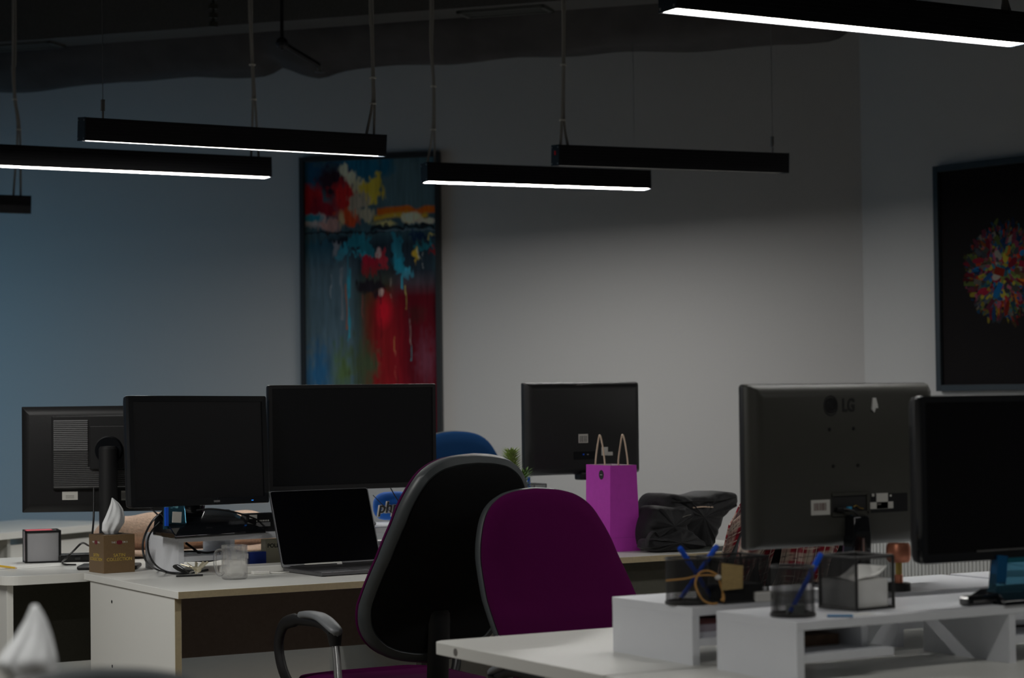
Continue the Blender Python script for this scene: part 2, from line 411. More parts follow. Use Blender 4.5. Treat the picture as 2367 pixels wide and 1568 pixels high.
pendant('large lit linear lamp nearest the viewer at upper right', (1563, 18), (2378, 100), 2.25, LIT3, roll=-.02,
        cables=(([(2322, -60), (2324, -30), (2322, -10), (2325, 12)], 0),), wires=((1640, 0),))
pendant('unlit linear lamp seen only by its right end at far left', None, (72, 494), 2.20, None, roll=.06, length=1.2,
        cables=(([(33, 112), (32, 160), (34, 230), (42, 300), (40, 455)], 0),), wires=())

# ------------------------------------------------------------------ pictures on the walls
BWd = (W(1, KW) ).normalized(); BWn = Vector((BWd.y, -BWd.x, 0))      # back wall direction and normal into the room
BP = W(0, Z0)
def rotm(rz): return Matrix.Rotation(rz, 4, 'Z')
def canvas(nx, ny, base):
    c = np.zeros((ny, nx, 3)); c[:] = base; return c
def blob(c, X, Y, cx, cy, rx, ry, col, a=1.0, soft=.35, rot=0, noise=None, amp=.3):
    dx, dy = X-cx, Y-cy; cr, sr = math.cos(rot), math.sin(rot)
    d = np.sqrt(((dx*cr+dy*sr)/rx)**2 + ((-dx*sr+dy*cr)/ry)**2)
    if noise is not None: d = d + noise*amp
    k = np.clip((1-d)/soft, 0, 1)*a
    c[:] = c*(1-k[..., None]) + np.array(col)*k[..., None]
def vnoise(nx, ny, sx, sy, r):
    g = r.standard_normal((sy+2, sx+2)); x = np.linspace(0, sx, nx); y = np.linspace(0, sy, ny)
    xi = x.astype(int); yi = y.astype(int); fx = x-xi; fy = y-yi; fx = fx*fx*(3-2*fx); fy = fy*fy*(3-2*fy)
    a = g[np.ix_(yi, xi)]; b = g[np.ix_(yi, xi+1)]; cc = g[np.ix_(yi+1, xi)]; d = g[np.ix_(yi+1, xi+1)]
    return (a*(1-fx)+b*fx)*(1-fy)[:, None] + (cc*(1-fx)+d*fx)*fy[:, None]
def rectm(X, Y, x0, x1, y0, y1, s=.006):
    return np.clip((X-x0)/s, 0, 1)*np.clip((x1-X)/s, 0, 1)*np.clip((Y-y0)/s, 0, 1)*np.clip((y1-Y)/s, 0, 1)
def framed(label, tl, tr, bl, plane_p, plane_n, fm, fwid, paint, nx, ny, tilt=0.0):
    """tl,tr,bl: outer corner pixels; picture hangs on the plane"""
    A = onplane(*tl, plane_p, plane_n); B = onplane(*tr, plane_p, plane_n); C = onplane(*bl, plane_p, plane_n)
    ang = math.atan2(B.y-A.y, B.x-A.x); Wd = math.hypot(B.x-A.x, B.y-A.y); Hh = A.z-C.z
    t = thing('framed_picture', label, 'picture', C, ang)
    dth = .035
    t.rotation_euler = (0, 0, ang)
    yb = -.004
    t2 = fwid
    MB().b2((0, yb-dth, 0), (t2, yb, Hh)).b2((Wd-t2, yb-dth, 0), (Wd, yb, Hh)).b2((t2, yb-dth, 0), (Wd-t2, yb, t2)).b2((t2, yb-dth, Hh-t2), (Wd-t2, yb, Hh)).build('frame', fm, t, bevel=.002)
    MB().b2((t2, yb-.012, t2), (Wd-t2, yb-.002, Hh-t2)).build('backing', fm, t)
    xs = np.linspace(t2, Wd-t2, nx); zs_ = np.linspace(Hh-t2, t2, ny); XX, ZZ = np.meshgrid(xs, zs_)
    X, Y = np.meshgrid(np.linspace(0, 1, nx), np.linspace(0, 1, ny))
    cols = paint(nx, ny, X, Y, (Wd-2*t2)/(Hh-2*t2))
    pos = np.stack([XX, np.full_like(XX, yb-.016), ZZ], -1)
    return t, pos, cols
def abstract(nx, ny, X, Y0, asp):
    Y = Y0*1.37                      # rows below 1.0 hide behind the monitors
    r = np.random.default_rng(11)
    n1 = vnoise(nx, ny, 14, 24, r); n2 = vnoise(nx, ny, 40, 70, r); n3 = vnoise(nx, ny, 60, 12, r); n4 = vnoise(nx, ny, 90, 30, r)
    c = canvas(nx, ny, (.05, .10, .12))
    nn = .6*n1+.4*n2
    B = lambda *a, **k: blob(c, X, Y, *a, noise=nn, **k)
    # sky
    B(.8, .12, .6, .2, (.09, .15, .17), soft=.6, amp=.1)
    B(.42, .03, .3, .10, (.01, .12, .20), soft=.6); B(.05, .05, .16, .10, (.01, .07, .14), soft=.5)
    B(.24, .42, .16, .09, (.012, .012, .018), soft=.4); B(.22, .10, .17, .11, (.03, .01, .02), soft=.5, amp=.2)
    B(.06, .18, .16, .09, (.38, .01, .015), soft=.4); B(.32, .17, .14, .10, (.55, .02, .02), soft=.35); B(.16, .21, .14, .07, (.25, .01, .02), soft=.5)
    B(.33, .25, .12, .05, (.7, .08, .02), soft=.4)
    # white and yellow burst
    nn = .3*n1+.4*n2+.45*n4
    for x, y, a, b, col in ((.30, .04, .045, .03, (.62, .58, .42)), (.36, .08, .06, .035, (.66, .60, .42)), (.42, .12, .08, .05, (.60, .52, .32)), (.50, .15, .11, .07, (.70, .48, .04)), (.55, .12, .05, .06, (.62, .45, .05)), (.42, .19, .09, .06, (.42, .33, .24)), (.47, .24, .10, .04, (.45, .38, .26))):
        B(x, y, a, b, col, soft=.4, amp=.35)
    # horizon band
    m = rectm(X, Y+.006*n1, .55, 1.01, .215, .26, .012); c[:] = c*(1-m[..., None]) + np.array((.72, .14, .01))*m[..., None]
    m = rectm(X, Y+.008*n1, .52, .95, .245, .285, .02); c[:] = c*(1-m[..., None]) + np.array((.75, .42, .02))*m[..., None]
    B(.80, .265, .13, .03, (.75, .66, .45), soft=.5); B(.93, .285, .10, .018, (.7, .6, .45), soft=.4)
    B(.10, .27, .13, .035, (.50, .40, .36), soft=.5); B(.20, .29, .10, .04, (.50, .26, .22), soft=.5); B(.28, .26, .03, .05, (.6, .4, .2), soft=.5)
    B(.05, .255, .09, .02, (.03, .25, .32), soft=.5); B(.62, .29, .12, .02, (.60, .50, .20), soft=.5)
    m = rectm(X, Y+.006*n2, -.01, .62, .318, .332, .004)*.9; c[:] = c*(1-m[..., None]) + np.array((.015, .015, .02))*m[..., None]
    m = rectm(X, Y+.008*n2, .50, 1.01, .300, .318, .004)*.95; c[:] = c*(1-m[..., None]) + np.array((.015, .02, .025))*m[..., None]
    m = rectm(X, Y+.003*n2, .55, 1.01, .318, .326, .004)*.6; c[:] = c*(1-m[..., None]) + np.array((.25, .30, .36))*m[..., None]
    # middle dark and teal blocks
    m = rectm(X, Y, .10, 1.01, .335, .56, .05)*.85; c[:] = c*(1-m[..., None]) + np.array((.02, .03, .045))*m[..., None]
    for x, y, a, b, col in ((.10, .42, .16, .07, (.03, .10, .14)), (.38, .37, .10, .04, (.02, .20, .26)), (.47, .40, .06, .06, (.02, .17, .22)), (.29, .41, .04, .04, (.03, .30, .40)), (.27, .45, .04, .02, (.02, .32, .42)),
                            (.42, .43, .07, .012, (.03, .33, .42)), (.70, .40, .05, .08, (.03, .22, .30)), (.90, .35, .12, .025, (.01, .03, .08)), (.90, .40, .10, .02, (.02, .18, .22)), (.72, .48, .05, .05, (.02, .30, .42)),
                            (.78, .52, .05, .03, (.05, .34, .46)), (.95, .345, .04, .018, (.62, .50, .15)), (.84, .445, .03, .035, (.75, .45, .04)), (.86, .44, .02, .02, (.6, .55, .4)), (.24, .40, .03, .05, (.30, .28, .30)),
                            (.59, .44, .05, .055, (.50, .03, .05)), (.56, .43, .03, .04, (.55, .40, .38)), (.50, .48, .08, .05, (.40, .01, .03)), (.98, .42, .03, .03, (.35, .02, .02))):
        m = rectm(X+.014*n2, Y+.012*n4+.006*n2, x-a*.8, x+a*.8, y-b*.85, y+b*.85, .010)*.92; c[:] = c*(1-m[..., None]) + np.array(col)*m[..., None]
    # lower fields
    def field(x0, x1, col, y0=.52, k=1.0, s=.12):
        m = np.clip((X-x0)/s, 0, 1)*np.clip((x1-X)/s, 0, 1)*np.clip((Y-y0)/.12, 0, 1)*k
        c[:] = c*(1-m[..., None]) + np.array(col)*m[..., None]
    field(-.2, .42, (.09, .14, .17), .38); field(.35, .75, (.05, .045, .02), .46); field(.60, 1.2, (.10, .004, .010), .50); field(.42, .80, (.24, .006, .012), .56, .9)
    B(.10, .96, .16, .16, (.03, .13, .26), soft=.8); B(.28, .95, .12, .14, (.10, .16, .06), soft=.8); B(.45, .92, .14, .16, (.06, .08, .04), soft=.8)
    B(.50, .57, .12, .035, (.02, .015, .02), soft=.4); B(.56, .61, .05, .03, (.03, .015, .02), soft=.4); B(.85, .70, .10, .05, (.08, .01, .012), soft=.6)
    B(.60, .68, .08, .10, (.60, .01, .025), soft=.7, amp=.1); B(.58, .60, .02, .02, (.6, .4, .35), soft=.4); B(.92, .9, .12, .15, (.13, .03, .05), soft=.8)
    for x, y0, y1, wd, col in ((.335, .42, .82, .020, (.03, .32, .42)), (.315, .55, .76, .016, (.42, .12, .04)), (.20, .50, .62, .012, (.35, .37, .38)), (.28, .48, .72, .02, (.20, .22, .24)), (.325, .26, .37, .006, (.01, .01, .01)), (.42, .24, .34, .006, (.03, .04, .03)),
                               (.575, .50, .66, .014, (.03, .01, .015)), (.575, .68, .92, .008, (.03, .005, .01)), (.655, .54, .66, .006, (.75, .62, .5)), (.68, .80, .87, .007, (.62, .34, .10)), (.685, .86, .99, .005, (.55, .2, .12)),
                               (.765, .58, .68, .010, (.60, .55, .15)), (.79, .64, .80, .008, (.04, .02, .03)), (.80, .72, .86, .006, (.6, .55, .5)), (.802, .83, .90, .010, (.04, .35, .4)), (.745, .46, .60, .012, (.04, .34, .45)), (.44, .60, .74, .006, (.40, .08, .06)), (.90, .42, .50, .01, (.5, .5, .48))):
        m = rectm(X+.006*n4, Y+.01*n3, x-wd/2, x+wd/2, y0, y1, .004)*.9; c[:] = c*(1-m[..., None]) + np.array(col)*m[..., None]
    c *= (1+.10*n3+.06*n4)[..., None]
    return np.clip(c*1.35, 0, .9)
t, pos, cols = framed('tall colourful abstract painting in black frame on the back wall', (692, 366), (1015, 357), (703, 1085), BP+BWn*0, BWn, FRAMEM, .026, abstract, 260, 480)
colour_grid('canvas_print', 260, 480, pos, cols, vcol_mat('oil_paint', .75, bump=.2), t)
RWd = W(.616, -.788).normalized(); RWn = Vector((RWd.y, -RWd.x, 0)); RP = W(*C1)
def toys(nx, ny, X, Y, asp):
    r = np.random.default_rng(3)
    c = canvas(nx, ny, (.009, .0075, .008))
    cx, cy, R_ = .475, .49, .285        # in units: x fraction, y fraction; radius as x fraction
    pal = [(.01, .22, .55), (.02, .10, .30), (.65, .05, .02), (.75, .20, .02), (.50, .02, .06), (.60, .50, .05), (.25, .35, .08), (.08, .09, .08), (.5, .12, .2), (.45, .42, .36), (.10, .12, .15), (.30, .05, .10), (.05, .25, .35), (.2, .12, .05)]
    for k in range(1000):
        rr = R_*math.sqrt(r.random())*(1.0 if k % 5 else 1.06); th = r.random()*2*PI
        x = cx + rr*math.cos(th); y = cy + rr*math.sin(th)*asp
        q = min(1, rr/R_)
        s = (.022 if r.random() < .25 else .010)*(1.15-.6*q); l = s*(1+2.2*r.random()*(.3+q))
        rot = th + r.normal()*.35; dx = X-x; dy = (Y-y)/asp
        a = np.abs(dx*math.cos(rot)+dy*math.sin(rot))/l; b = np.abs(-dx*math.sin(rot)+dy*math.cos(rot))/s
        dd_ = np.maximum(a, b) if r.random() < .5 else np.sqrt(a*a+b*b)
        mk = dd_ < 1
        col = np.array(pal[r.integers(len(pal))])*(.75-.5*q*q)*(.3+.7*r.random())
        c[mk] = col
    return np.clip(c, 0, .9)
RA = onplane(2162, 386, RP, RWn)
# width of the whole poster follows from its proportions; its right part lies outside the frame
t, pos, cols = framed('dark poster with a disc of tiny coloured objects, slate frame, on right wall', (2162, 387), (2500, 345), (2176, 905), RP, RWn, FRAMEB, .030, toys, 360, 560)
colour_grid('poster_print', 360, 560, pos, cols, vcol_mat('poster_paper', .8), t)

# ------------------------------------------------------------------ radiator under the right picture
rad0 = W(C1[0]+.616*.06, C1[1]-.788*.06); 
t = thing('radiator', 'long white ribbed radiator along the right wall behind the monitors', 'radiator', rad0 + RWn*.02, math.atan2(RWd.y, RWd.x))
MB().b2((0, -.035, .15), (3.0, -.03, .80)).b2((0, -.09, .80), (3.0, -.0, .815)).b2((0, -.06, .10), (3.0, -.02, .15)).build('panel', RADM, t)
fin = MB().b2((0, -.075, .15), (.017, -.035, .80), bevel=.004)
f0_ = fin.build('fin', RADM, t)
for k in range(1, 136):
    o = f0_.copy(); COL.objects.link(o); o.parent = t; o.location.x = k*.022

# ------------------------------------------------------------------ desks
def rounded_poly(x0, y0, x1, y1, radii):
    pts = []
    for (cx, cy, sx, sy, a0), r in zip(((x0, y0, 1, 1, PI), (x1, y0, -1, 1, 1.5*PI), (x1, y1, -1, -1, 0), (x0, y1, 1, -1, .5*PI)), radii):
        if r <= 0: pts.append((cx, cy)); continue
        for k in range(9):
            a = a0 + k/8*PI/2; pts.append((cx+sx*r+math.cos(a)*r, cy+sy*r+math.sin(a)*r))
    return pts
def desk(label, x0, x1, y0, y1, radii=(0, 0, 0, 0), th=.022, panels=(), modesty=None, mm=MODEST, band_side=None, bandm=BAND, rz=0, group=None, screws=False):
    t = thing('office_desk', label, 'desk', (x0, y0, 0), rz, group)
    Lx, Ly = x1-x0, y1-y0
    MB().prism(rounded_poly(0, 0, Lx, Ly, radii), .75-th, .75).build('desktop', LAM, t, bevel=.0012)
    if band_side:
        MB().b2((.001, -.0015, .75-th+.001), (Lx-.001, .0, .75-.001)).build('edge_band', bandm, t)
    for (px, ya, yb) in panels:
        o = MB().b2((px, ya, 0), (px+.022, yb, .75-th), bevel=.0008).build('side_panel', LAM, t)
        MB().b2((px+.001, ya-.001, .0), (px+.021, ya, .75-th)).build('edge_band', bandm, o)
        if screws:
            for zz in (.675, .47):
                MB().cyl((px-.0008, (ya+yb)/2-.13+.0, zz), (px+.002, (ya+yb)/2-.13+.0, zz), .0055, seg=10).build('screw_hole', INK, o)
                o.children[-1].location = (0, .30, 0)
    if modesty:
        ym, zb, zt = modesty
        MB().b2((.03, ym, zb), (Lx-.03, ym+.018, zt)).build('modesty_panel', mm, t)
    return t
desk('white desk with laptop, beige front edge and white side panel', 2.335, 3.625, 6.03, 6.875, panels=((.006, .045, .80), (1.26, .045, .80)), modesty=(.58, .48, .728), band_side=True, screws=True)
desk('round-cornered white desk at left behind the tissue box', 2.07, 3.625, 6.885, 7.72, radii=(.06, 0, 0, .08), th=.030, panels=((.025, .05, .78), (1.52, .05, .78)), modesty=(.50, .40, .72), mm=GREYM, bandm=LAM)
desk('white desk with beige edge under the magenta bag and backpack', 3.64, 4.86, 6.33, 6.92, panels=((.01, .04, .57), (1.19, .04, .57)), modesty=(.10, .15, .728), mm=GREYM, band_side=True)
desk('white desk behind the magenta bag, facing the other way', 3.64, 4.86, 6.93, 7.70, panels=((.01, .04, .70), (1.19, .04, .70)), modesty=(.5, .25, .728), mm=GREYM)
desk('nearest rounded white desk, front right, with empty left corner', 2.345, 3.945, 3.71, 4.455, radii=(0, 0, .0, .035), th=.028, panels=((.22, .04, .60), (1.5, .04, .60)), modesty=(.05, .3, .72))
desk('white desk at bottom right under the nearest riser', 2.345, 3.945, 2.95, 3.70, radii=(.035, 0, 0, 0), th=.028, panels=((.22, .1, .72), (1.5, .1, .72)), modesty=(.6, .3, .72))
desk('white desk beyond the plaid shirt at far right', 3.955, 5.5, 3.71, 4.455, th=.028, panels=((.02, .04, .60), (1.5, .04, .60)))
o = MB().cyl((2.3445, 4.335, .736), (2.346, 4.335, .736), .009, seg=16).build('edge_plug', INKG)
o.parent = [q for q in D.objects if q.get('label', '').startswith('nearest rounded')][0]; o.location = (-2.345-.0003, -3.71, 0)
# far desk by the left of the back wall
fa_ = at(0, 1233, .75); fb_ = at(191, 1215.5, .75); an = math.atan2(fb_.y-fa_.y, fb_.x-fa_.x)
t = thing('office_desk', 'farthest white desk against the back wall at left', 'desk', fa_ - Vector((math.cos(an), math.sin(an), 0))*.9, an); t.location.z = 0
MB().b2((0, 0, .72), (1.75, .62, .75)).build('desktop', LAM, t, bevel=.001)
for x in (.06, .98, 1.55): MB().b2((x, .03, 0), (x+.02, .58, .72)).build('side_panel', LAM, t)
MB().b2((.98, .03, .57), (1.55, .05, .69)).build('drawer', LAM, t); MB().b2((.08, .5, .3), (1.5, .52, .72)).build('modesty_panel', GREYM, t)
# desk outside the frame at lower left that carries the blurred tissue box
nb_ = W(-1.05, 2.75)
desk('white desk just below the lower left corner of the view', nb_.x-.75, nb_.x+.12, nb_.y-.55, nb_.y+.30, panels=((.02, .05, .7), (.8, .05, .7)))

# ------------------------------------------------------------------ monitor risers
def riser(label, x0, y0, L=.95, Dp=.31, h=.12, shelf=True):
    t = thing('monitor_riser', label, 'riser', (x0, y0, .75), 0)
    th = .018
    MB().b2((0, 0, h-th), (L, Dp, h), bevel=.0008).build('top_board', LAMR, t)
    for x in (0, .55, L-th): MB().b2((x, .001, 0), (x+th, Dp-.001, h-th)).build('side_panel', LAMR, t)
    if shelf:
        MB().b2((th, .004, .038), (.245, Dp-.02, .054)).build('shelf', LAMR, t)
        MB().b2((.20, .05, .054), (.216, Dp-.02, h-th)).build('divider', LAMR, t)
        MB().b2((.55+th, .004, .038), (L-th, Dp-.02, .054)).build('shelf', LAMR, t)
    return t
riser('white monitor riser beneath the two left monitors, behind the mug', 2.575, 6.64, L=.98)
riser('white monitor riser on far desk behind the bag and backpack', 4.06, 6.95, L=.79)
R2o = riser('nearest white riser, bottom right, holding the round mesh cup', 2.587, 3.385, Dp=.27)
R1o = riser('white riser with twine-tied mesh pen holder, left of the nearest riser', 2.583, 3.735)
riser('white riser at right edge beyond the nearest right-hand monitor', 3.56, 3.735, L=.38, shelf=False)

# ------------------------------------------------------------------ monitors
def rrect(w_, h_, r, n=5):
    pts = []
    for cx, cz, a0 in ((w_/2-r, h_/2-r, 0), (-w_/2+r, h_/2-r, PI/2), (-w_/2+r, -h_/2+r, PI), (w_/2-r, -h_/2+r, 1.5*PI)):
        for k in range(n): a = a0+k/(n-1)*PI/2; pts.append((cx+r*math.cos(a), cz+r*math.sin(a)))
    return pts
def panel(t, Wd, Hh, zc, m_bez, m_scr, m_back, bez=.016, chin=.018, th=.035, tilt=0, r=.006, thin_back=.6, xoff=0, roll=0):
    """monitor head centred at x=0, height zc. local -Y is the screen side. Returns matrix"""
    M = Matrix.Translation((xoff, 0, zc)) @ Matrix.Rotation(tilt, 4, 'X') @ Matrix.Rotation(roll, 4, 'Y')
    out = rrect(Wd, Hh, r); T = lambda x, y, z: M @ Vector((x, y, z))
    # bezel ring in front, hollow where the screen sits
    inn = [(max(-Wd/2+bez, min(Wd/2-bez, x)), max(-Hh/2+chin, min(Hh/2-bez, z))) for x, z in out]
    mb = MB()
    mb.loft([[T(x, .0, z) for x, z in inn], [T(x, -.0035, z) for x, z in inn], [T(x*.997, -.004, z*.997) for x, z in out], [T(x, -.002, z) for x, z in out], [T(x, .014, z) for x, z in out]], cap=False)
    mb.build('bezel', m_bez, t, 35)
    MB().b2((-Wd/2+bez*.8, -.0005, -Hh/2+chin*.9), (Wd/2-bez*.8, .008, Hh/2-bez*.8), M=M).build('screen', m_scr, t)
    s = lambda k: [(x*k, z*k) for x, z in out]
    def sc(dx): return [(math.copysign(max(0, abs(x)-dx), x), math.copysign(max(0, abs(z)-dx), z)) for x, z in out]
    mb = MB()
    mb.loft([[T(x, .008, z) for x, z in sc(.002)], [T(x, .014, z) for x, z in sc(.0005)], [T(x, th*.55, z) for x, z in sc(.003)], [T(x, th*.85, z) for x, z in sc(.012)], [T(x, th, z) for x, z in sc(.028)]])
    mb.build('back_shell', m_back, t, 50)
    return M
def mon_geom(Zl, xl, xr, yt, yb, yaw):
    P0 = dep(xl, (yt+yb)/2, Zl); n = Vector((-math.sin(yaw), math.cos(yaw), 0))
    A = onplane(xl, yt, P0, n); B = onplane(xr, yt, P0, n); C = onplane(xl, yb, P0, n)
    return A, B, A.z, C.z
# 1: glossy monitor, left
yaw = math.radians(15); A, B, zt, zb = mon_geom(6.93, 297, 616, 917, 1178, yaw)
mid = (A+B)/2; Wd = (B-A).length; Hh = zt-zb
t = thing('monitor', 'glossy black switched-off monitor on wedge foot, left, above the mug', 'monitor', (mid.x, mid.y, .87), yaw)
M1 = panel(t, Wd, Hh, (zt+zb)/2-.87, GLOSS, SCRN, BLKP, bez=.019, chin=.024, th=.05, tilt=-.05, roll=.012)
MB().tube([(0, .035, -.0+.14), (0, .05, .08), (-.01, .05, .02)], lambda t_: (.055, .010), 14, 5, flat=(1, 0, 0)).build('neck', GLOSS, t, 50)
MB().loft([[Vector((-.19, -.12, 0)), Vector((.18, -.12, 0)), Vector((.20, .10, 0)), Vector((-.12, .10, 0))],
           [Vector((-.19, -.12, .012)), Vector((.18, -.12, .010)), Vector((.20, .10, .012)), Vector((-.12, .10, .012))],
           [Vector((-.185, -.10, .022)), Vector((.175, -.10, .018)), Vector((.20, .09, .05)), Vector((-.12, .09, .055))],
           [Vector((-.16, -.02, .060)), Vector((.13, -.02, .052)), Vector((.17, .07, .075)), Vector((-.10, .07, .085))]]).build('foot', GLOSS, t, 20, bevel=.004)
MB().loft([[Vector((-.185, -.055, .03)), Vector((-.10, -.06, .03)), Vector((-.085, -.03, .10)), Vector((-.165, -.03, .10))],
           [Vector((-.185, -.048, .03)), Vector((-.10, -.053, .03)), Vector((-.085, -.024, .10)), Vector((-.165, -.024, .10))]]).build('foot_fin', ACRY, t)
MB().box((-.178, -.058, .07), (.012, .006, .06)).build('blue_reflection', BLUEP, t)  # blue reflection on the glassy neck, built as a coloured slab
MB().box((-.145, -.062, .055), (.035, .002, .035), Matrix.Rotation(.08, 4, 'Y')).build('spec_sticker', LABELW, t)
MB().b2((.205, -.0046, -.002), (.213, -.0038, .0), M=M1 @ Matrix.Translation((0, 0, -Hh/2+.012))).build('power_light', mat('blue_led', (.02, .25, 1), .4, emit=.6), t)
MB().b2((-.012, -.006, -.003), (.012, -.003, .003), M=M1 @ Matrix.Translation((.06, 0, -Hh/2+.012))).build('badge', STEEL, t)
# 2: big matte monitor
A, B, zt, zb = mon_geom(7.42, 620, 1005, 893, 1137, 0); mid = (A+B)/2; Wd = (B-A).length; Hh = zt-zb
ym = 6.80
A = atY(620, 893, ym); B = atY(1006, 885, ym); zb = atY(861, 1130, ym).z; zt = atY(812, 889, ym).z; Wd = B.x-A.x; Hh = zt-zb
t = thing('monitor', 'wide matte black switched-off monitor in front of the painting', 'monitor', ((A.x+B.x)/2, ym, .87), 0)
panel(t, Wd, Hh, (zt+zb)/2-.87, BLKP, SCRN, BLKP, bez=.013, chin=.018, th=.045)
MB().tube([(0, .04, .2), (0, .05, .1), (0, .05, .015)], lambda q: (.035, .012), 14, 4, flat=(1, 0, 0)).build('neck', BLKP, t, 50)
MB().lathe([(.0, .0), (.085, .0), (.088, .006), (.08, .014), (.03, .02), (0, .02)], 28, (0, .03, 0)).build('foot', BLKP, t, 40)
# 3: back of ribbed monitor, far left
A, B, zt, zb = mon_geom(7.35, 52, 455, 941, 1185, math.radians(-28)); mid = (A+B)/2; Wd = (B-A).length; Hh = zt-zb
yaw3 = math.radians(-28)
t = thing('monitor', 'black monitor seen from behind with ribbed vents, far left', 'monitor', (mid.x, mid.y, .75), yaw3+PI)
zc = (zt+zb)/2-.75
def L3(px, py, dy=0):     # pixel -> local coordinates on the back of monitor 3
    n = Vector((-math.sin(yaw3), math.cos(yaw3), 0)); p = onplane(px, py, mid, n)
    q = Matrix.Rotation(-(yaw3+PI), 4, 'Z') @ Vector((p.x-mid.x, p.y-mid.y, 0)); return Vector((q.x, dy, p.z-.75))
panel(t, Wd, Hh, zc, BLKP, SCRN, BLKP, th=.028, r=.002)
a = L3(124, 962); b = L3(392, 1127)
hb = MB(); hb.b2((b.x, .027, b.z), (a.x, .045, a.z), bevel=.004).build('vent_housing', BLKP, t)
sl = MB(); N = 36
for k in range(N):
    z = b.z + (a.z-b.z)*(k+.7)/N*.93
    xr_ = L3(208, 1000).x
    def rib(x0, x1, up_): sl.loft([[Vector((x, .0445, z)), Vector((x, .0445, z+.0052)), Vector((x, .0445+.0065, z+(.0010 if up_ else .0050))), Vector((x, .0445+.0065, z+(.0 if up_ else .0042)))] for x in (x0, x1)])
    rib(xr_, a.x-.008, k > 19)
    if k < 11: rib(b.x+.006, xr_, False)
s_ = sl.build('vent_ribs', mat('grey_ribbed_plastic', (.24, .24, .245), .35, bump=.02), t); s_['kind'] = 'stuff'
a = L3(213, 984); b = L3(303, 1084)
MB().b2((b.x, .044, b.z), (a.x, .062, a.z), bevel=.004).build('mount_plate', BLKP, t)
c = L3(258, 1040)
MB().cyl((c.x, .060, c.z), (c.x, .078, c.z), .049, .044, seg=32).build('swivel_disc', GLOSS, t, 40)
MB().tube([(c.x-.002, .095, c.z+.005), (c.x-.002, .095, .02)], .031, 24, 0).lathe([(0, .0), (.031, .0), (.026, .008), (0, .010)], 24, (c.x-.002, .095, c.z+.005)).build('pole', BLKS, t, 40)
MB().cyl((c.x, .07, c.z-.02), (c.x, .095, c.z-.03), .02).build('hinge', BLKP, t)
MB().b2((c.x-.10, .0, 0), (c.x+.10, .13, .014), bevel=.006).build('foot', BLKP, t)
a = L3(147, 1136); b = L3(183, 1155)
MB().b2((b.x, .027, b.z), (a.x, .0286, a.z)).build('sticker', LABELW, t)
mb = MB()
for k in range(3): mb.b2((b.x+.012, .0286, b.z+.006+k*.004), (a.x-.012, .0289, b.z+.0072+k*.004))
mb.build('small_print', INKG, t)
a = L3(283, 1134); b = L3(306, 1156)
MB().b2((b.x, .027, b.z), (a.x, .0286, a.z)).build('sticker', LABELW, t)
mb = MB()
for k in range(7): mb.b2((a.x-.004-k*.0045, .0286, b.z+.006), (a.x-.002-k*.0045, .0289, a.z-.006))
mb.build('barcode', INKG, t)
# 4: back of monitor in the middle
ym = 7.13; A = atY(1205, 887, ym); B = atY(1467, 881, ym); zb = atY(1270, 1099, ym).z
zt = atY(1330, 884, ym).z; Wd = B.x-A.x; Hh = zt-zb
t = thing('monitor', 'black monitor seen from behind, beside the magenta bag', 'monitor', ((A.x+B.x)/2, ym, .87), PI)
panel(t, Wd, Hh, (zt+zb)/2-.87, BLKP, SCRN, BLKS, th=.05)
def L4(px, py): p = atY(px, py, ym-.05); return Vector((-(p.x-t.location.x), .05, p.z-.87))
def sticker(t_, f, x0, y0, x1, y1, name='sticker', m=LABELW, dy=.0015, d0=0.0):
    a = f(x0, y0); b = f(x1, y1)
    return MB().b2((min(a.x, b.x), a.y+d0-.001, min(a.z, b.z)), (max(a.x, b.x), a.y+d0+dy, max(a.z, b.z))).build(name, m, t_)
def bars(t_, f, x0, y0, x1, y1, n, m=INKG, par=None, d0=.0015):
    a = f(x0, y0); b = f(x1, y1); r_ = random.Random(3); mb = MB()
    for k in range(n):
        x = a.x + (b.x-a.x)*(k+.3*r_.random())/n; w_ = abs(b.x-a.x)/n*(.3+.4*r_.random())
        mb.b2((x-w_/2, a.y+d0-.0005, min(a.z, b.z)), (x+w_/2, a.y+d0+.0004, max(a.z, b.z)))
    return mb.build('barcode', m, par or t_)
sticker(t, L4, 1337, 1004, 1359, 1024); bars(t, L4, 1340, 1008, 1357, 1022, 9)
sticker(t, L4, 1390, 1034, 1405, 1053); sticker(t, L4, 1404, 1045, 1416, 1053)
sticker(t, L4, 1326, 1045, 1376, 1062, 'port_recess', GLOSS, .0005)
MB().box(L4(1348, 1051), (.006, .008, .006)).build('video_plug', BLUEP, t); MB().box(L4(1358, 1051), (.008, .006, .004)).build('plug', STEEL, t)
MB().tube([(-.02, .05, .14), (-.02, .07, .09), (-.02, .06, .01)], lambda q: (.03, .012), 14, 4, flat=(1, 0, 0)).build('neck', GLOSS, t, 50)
MB().b2((-.12, -.07, 0), (.12, .10, .014), bevel=.005).build('foot', GLOSS, t)
MB().box((-.03, .03, zb-.87-.006), (.12, .05, .03), bevel=.006).build('hinge_cover', BLKP, t)
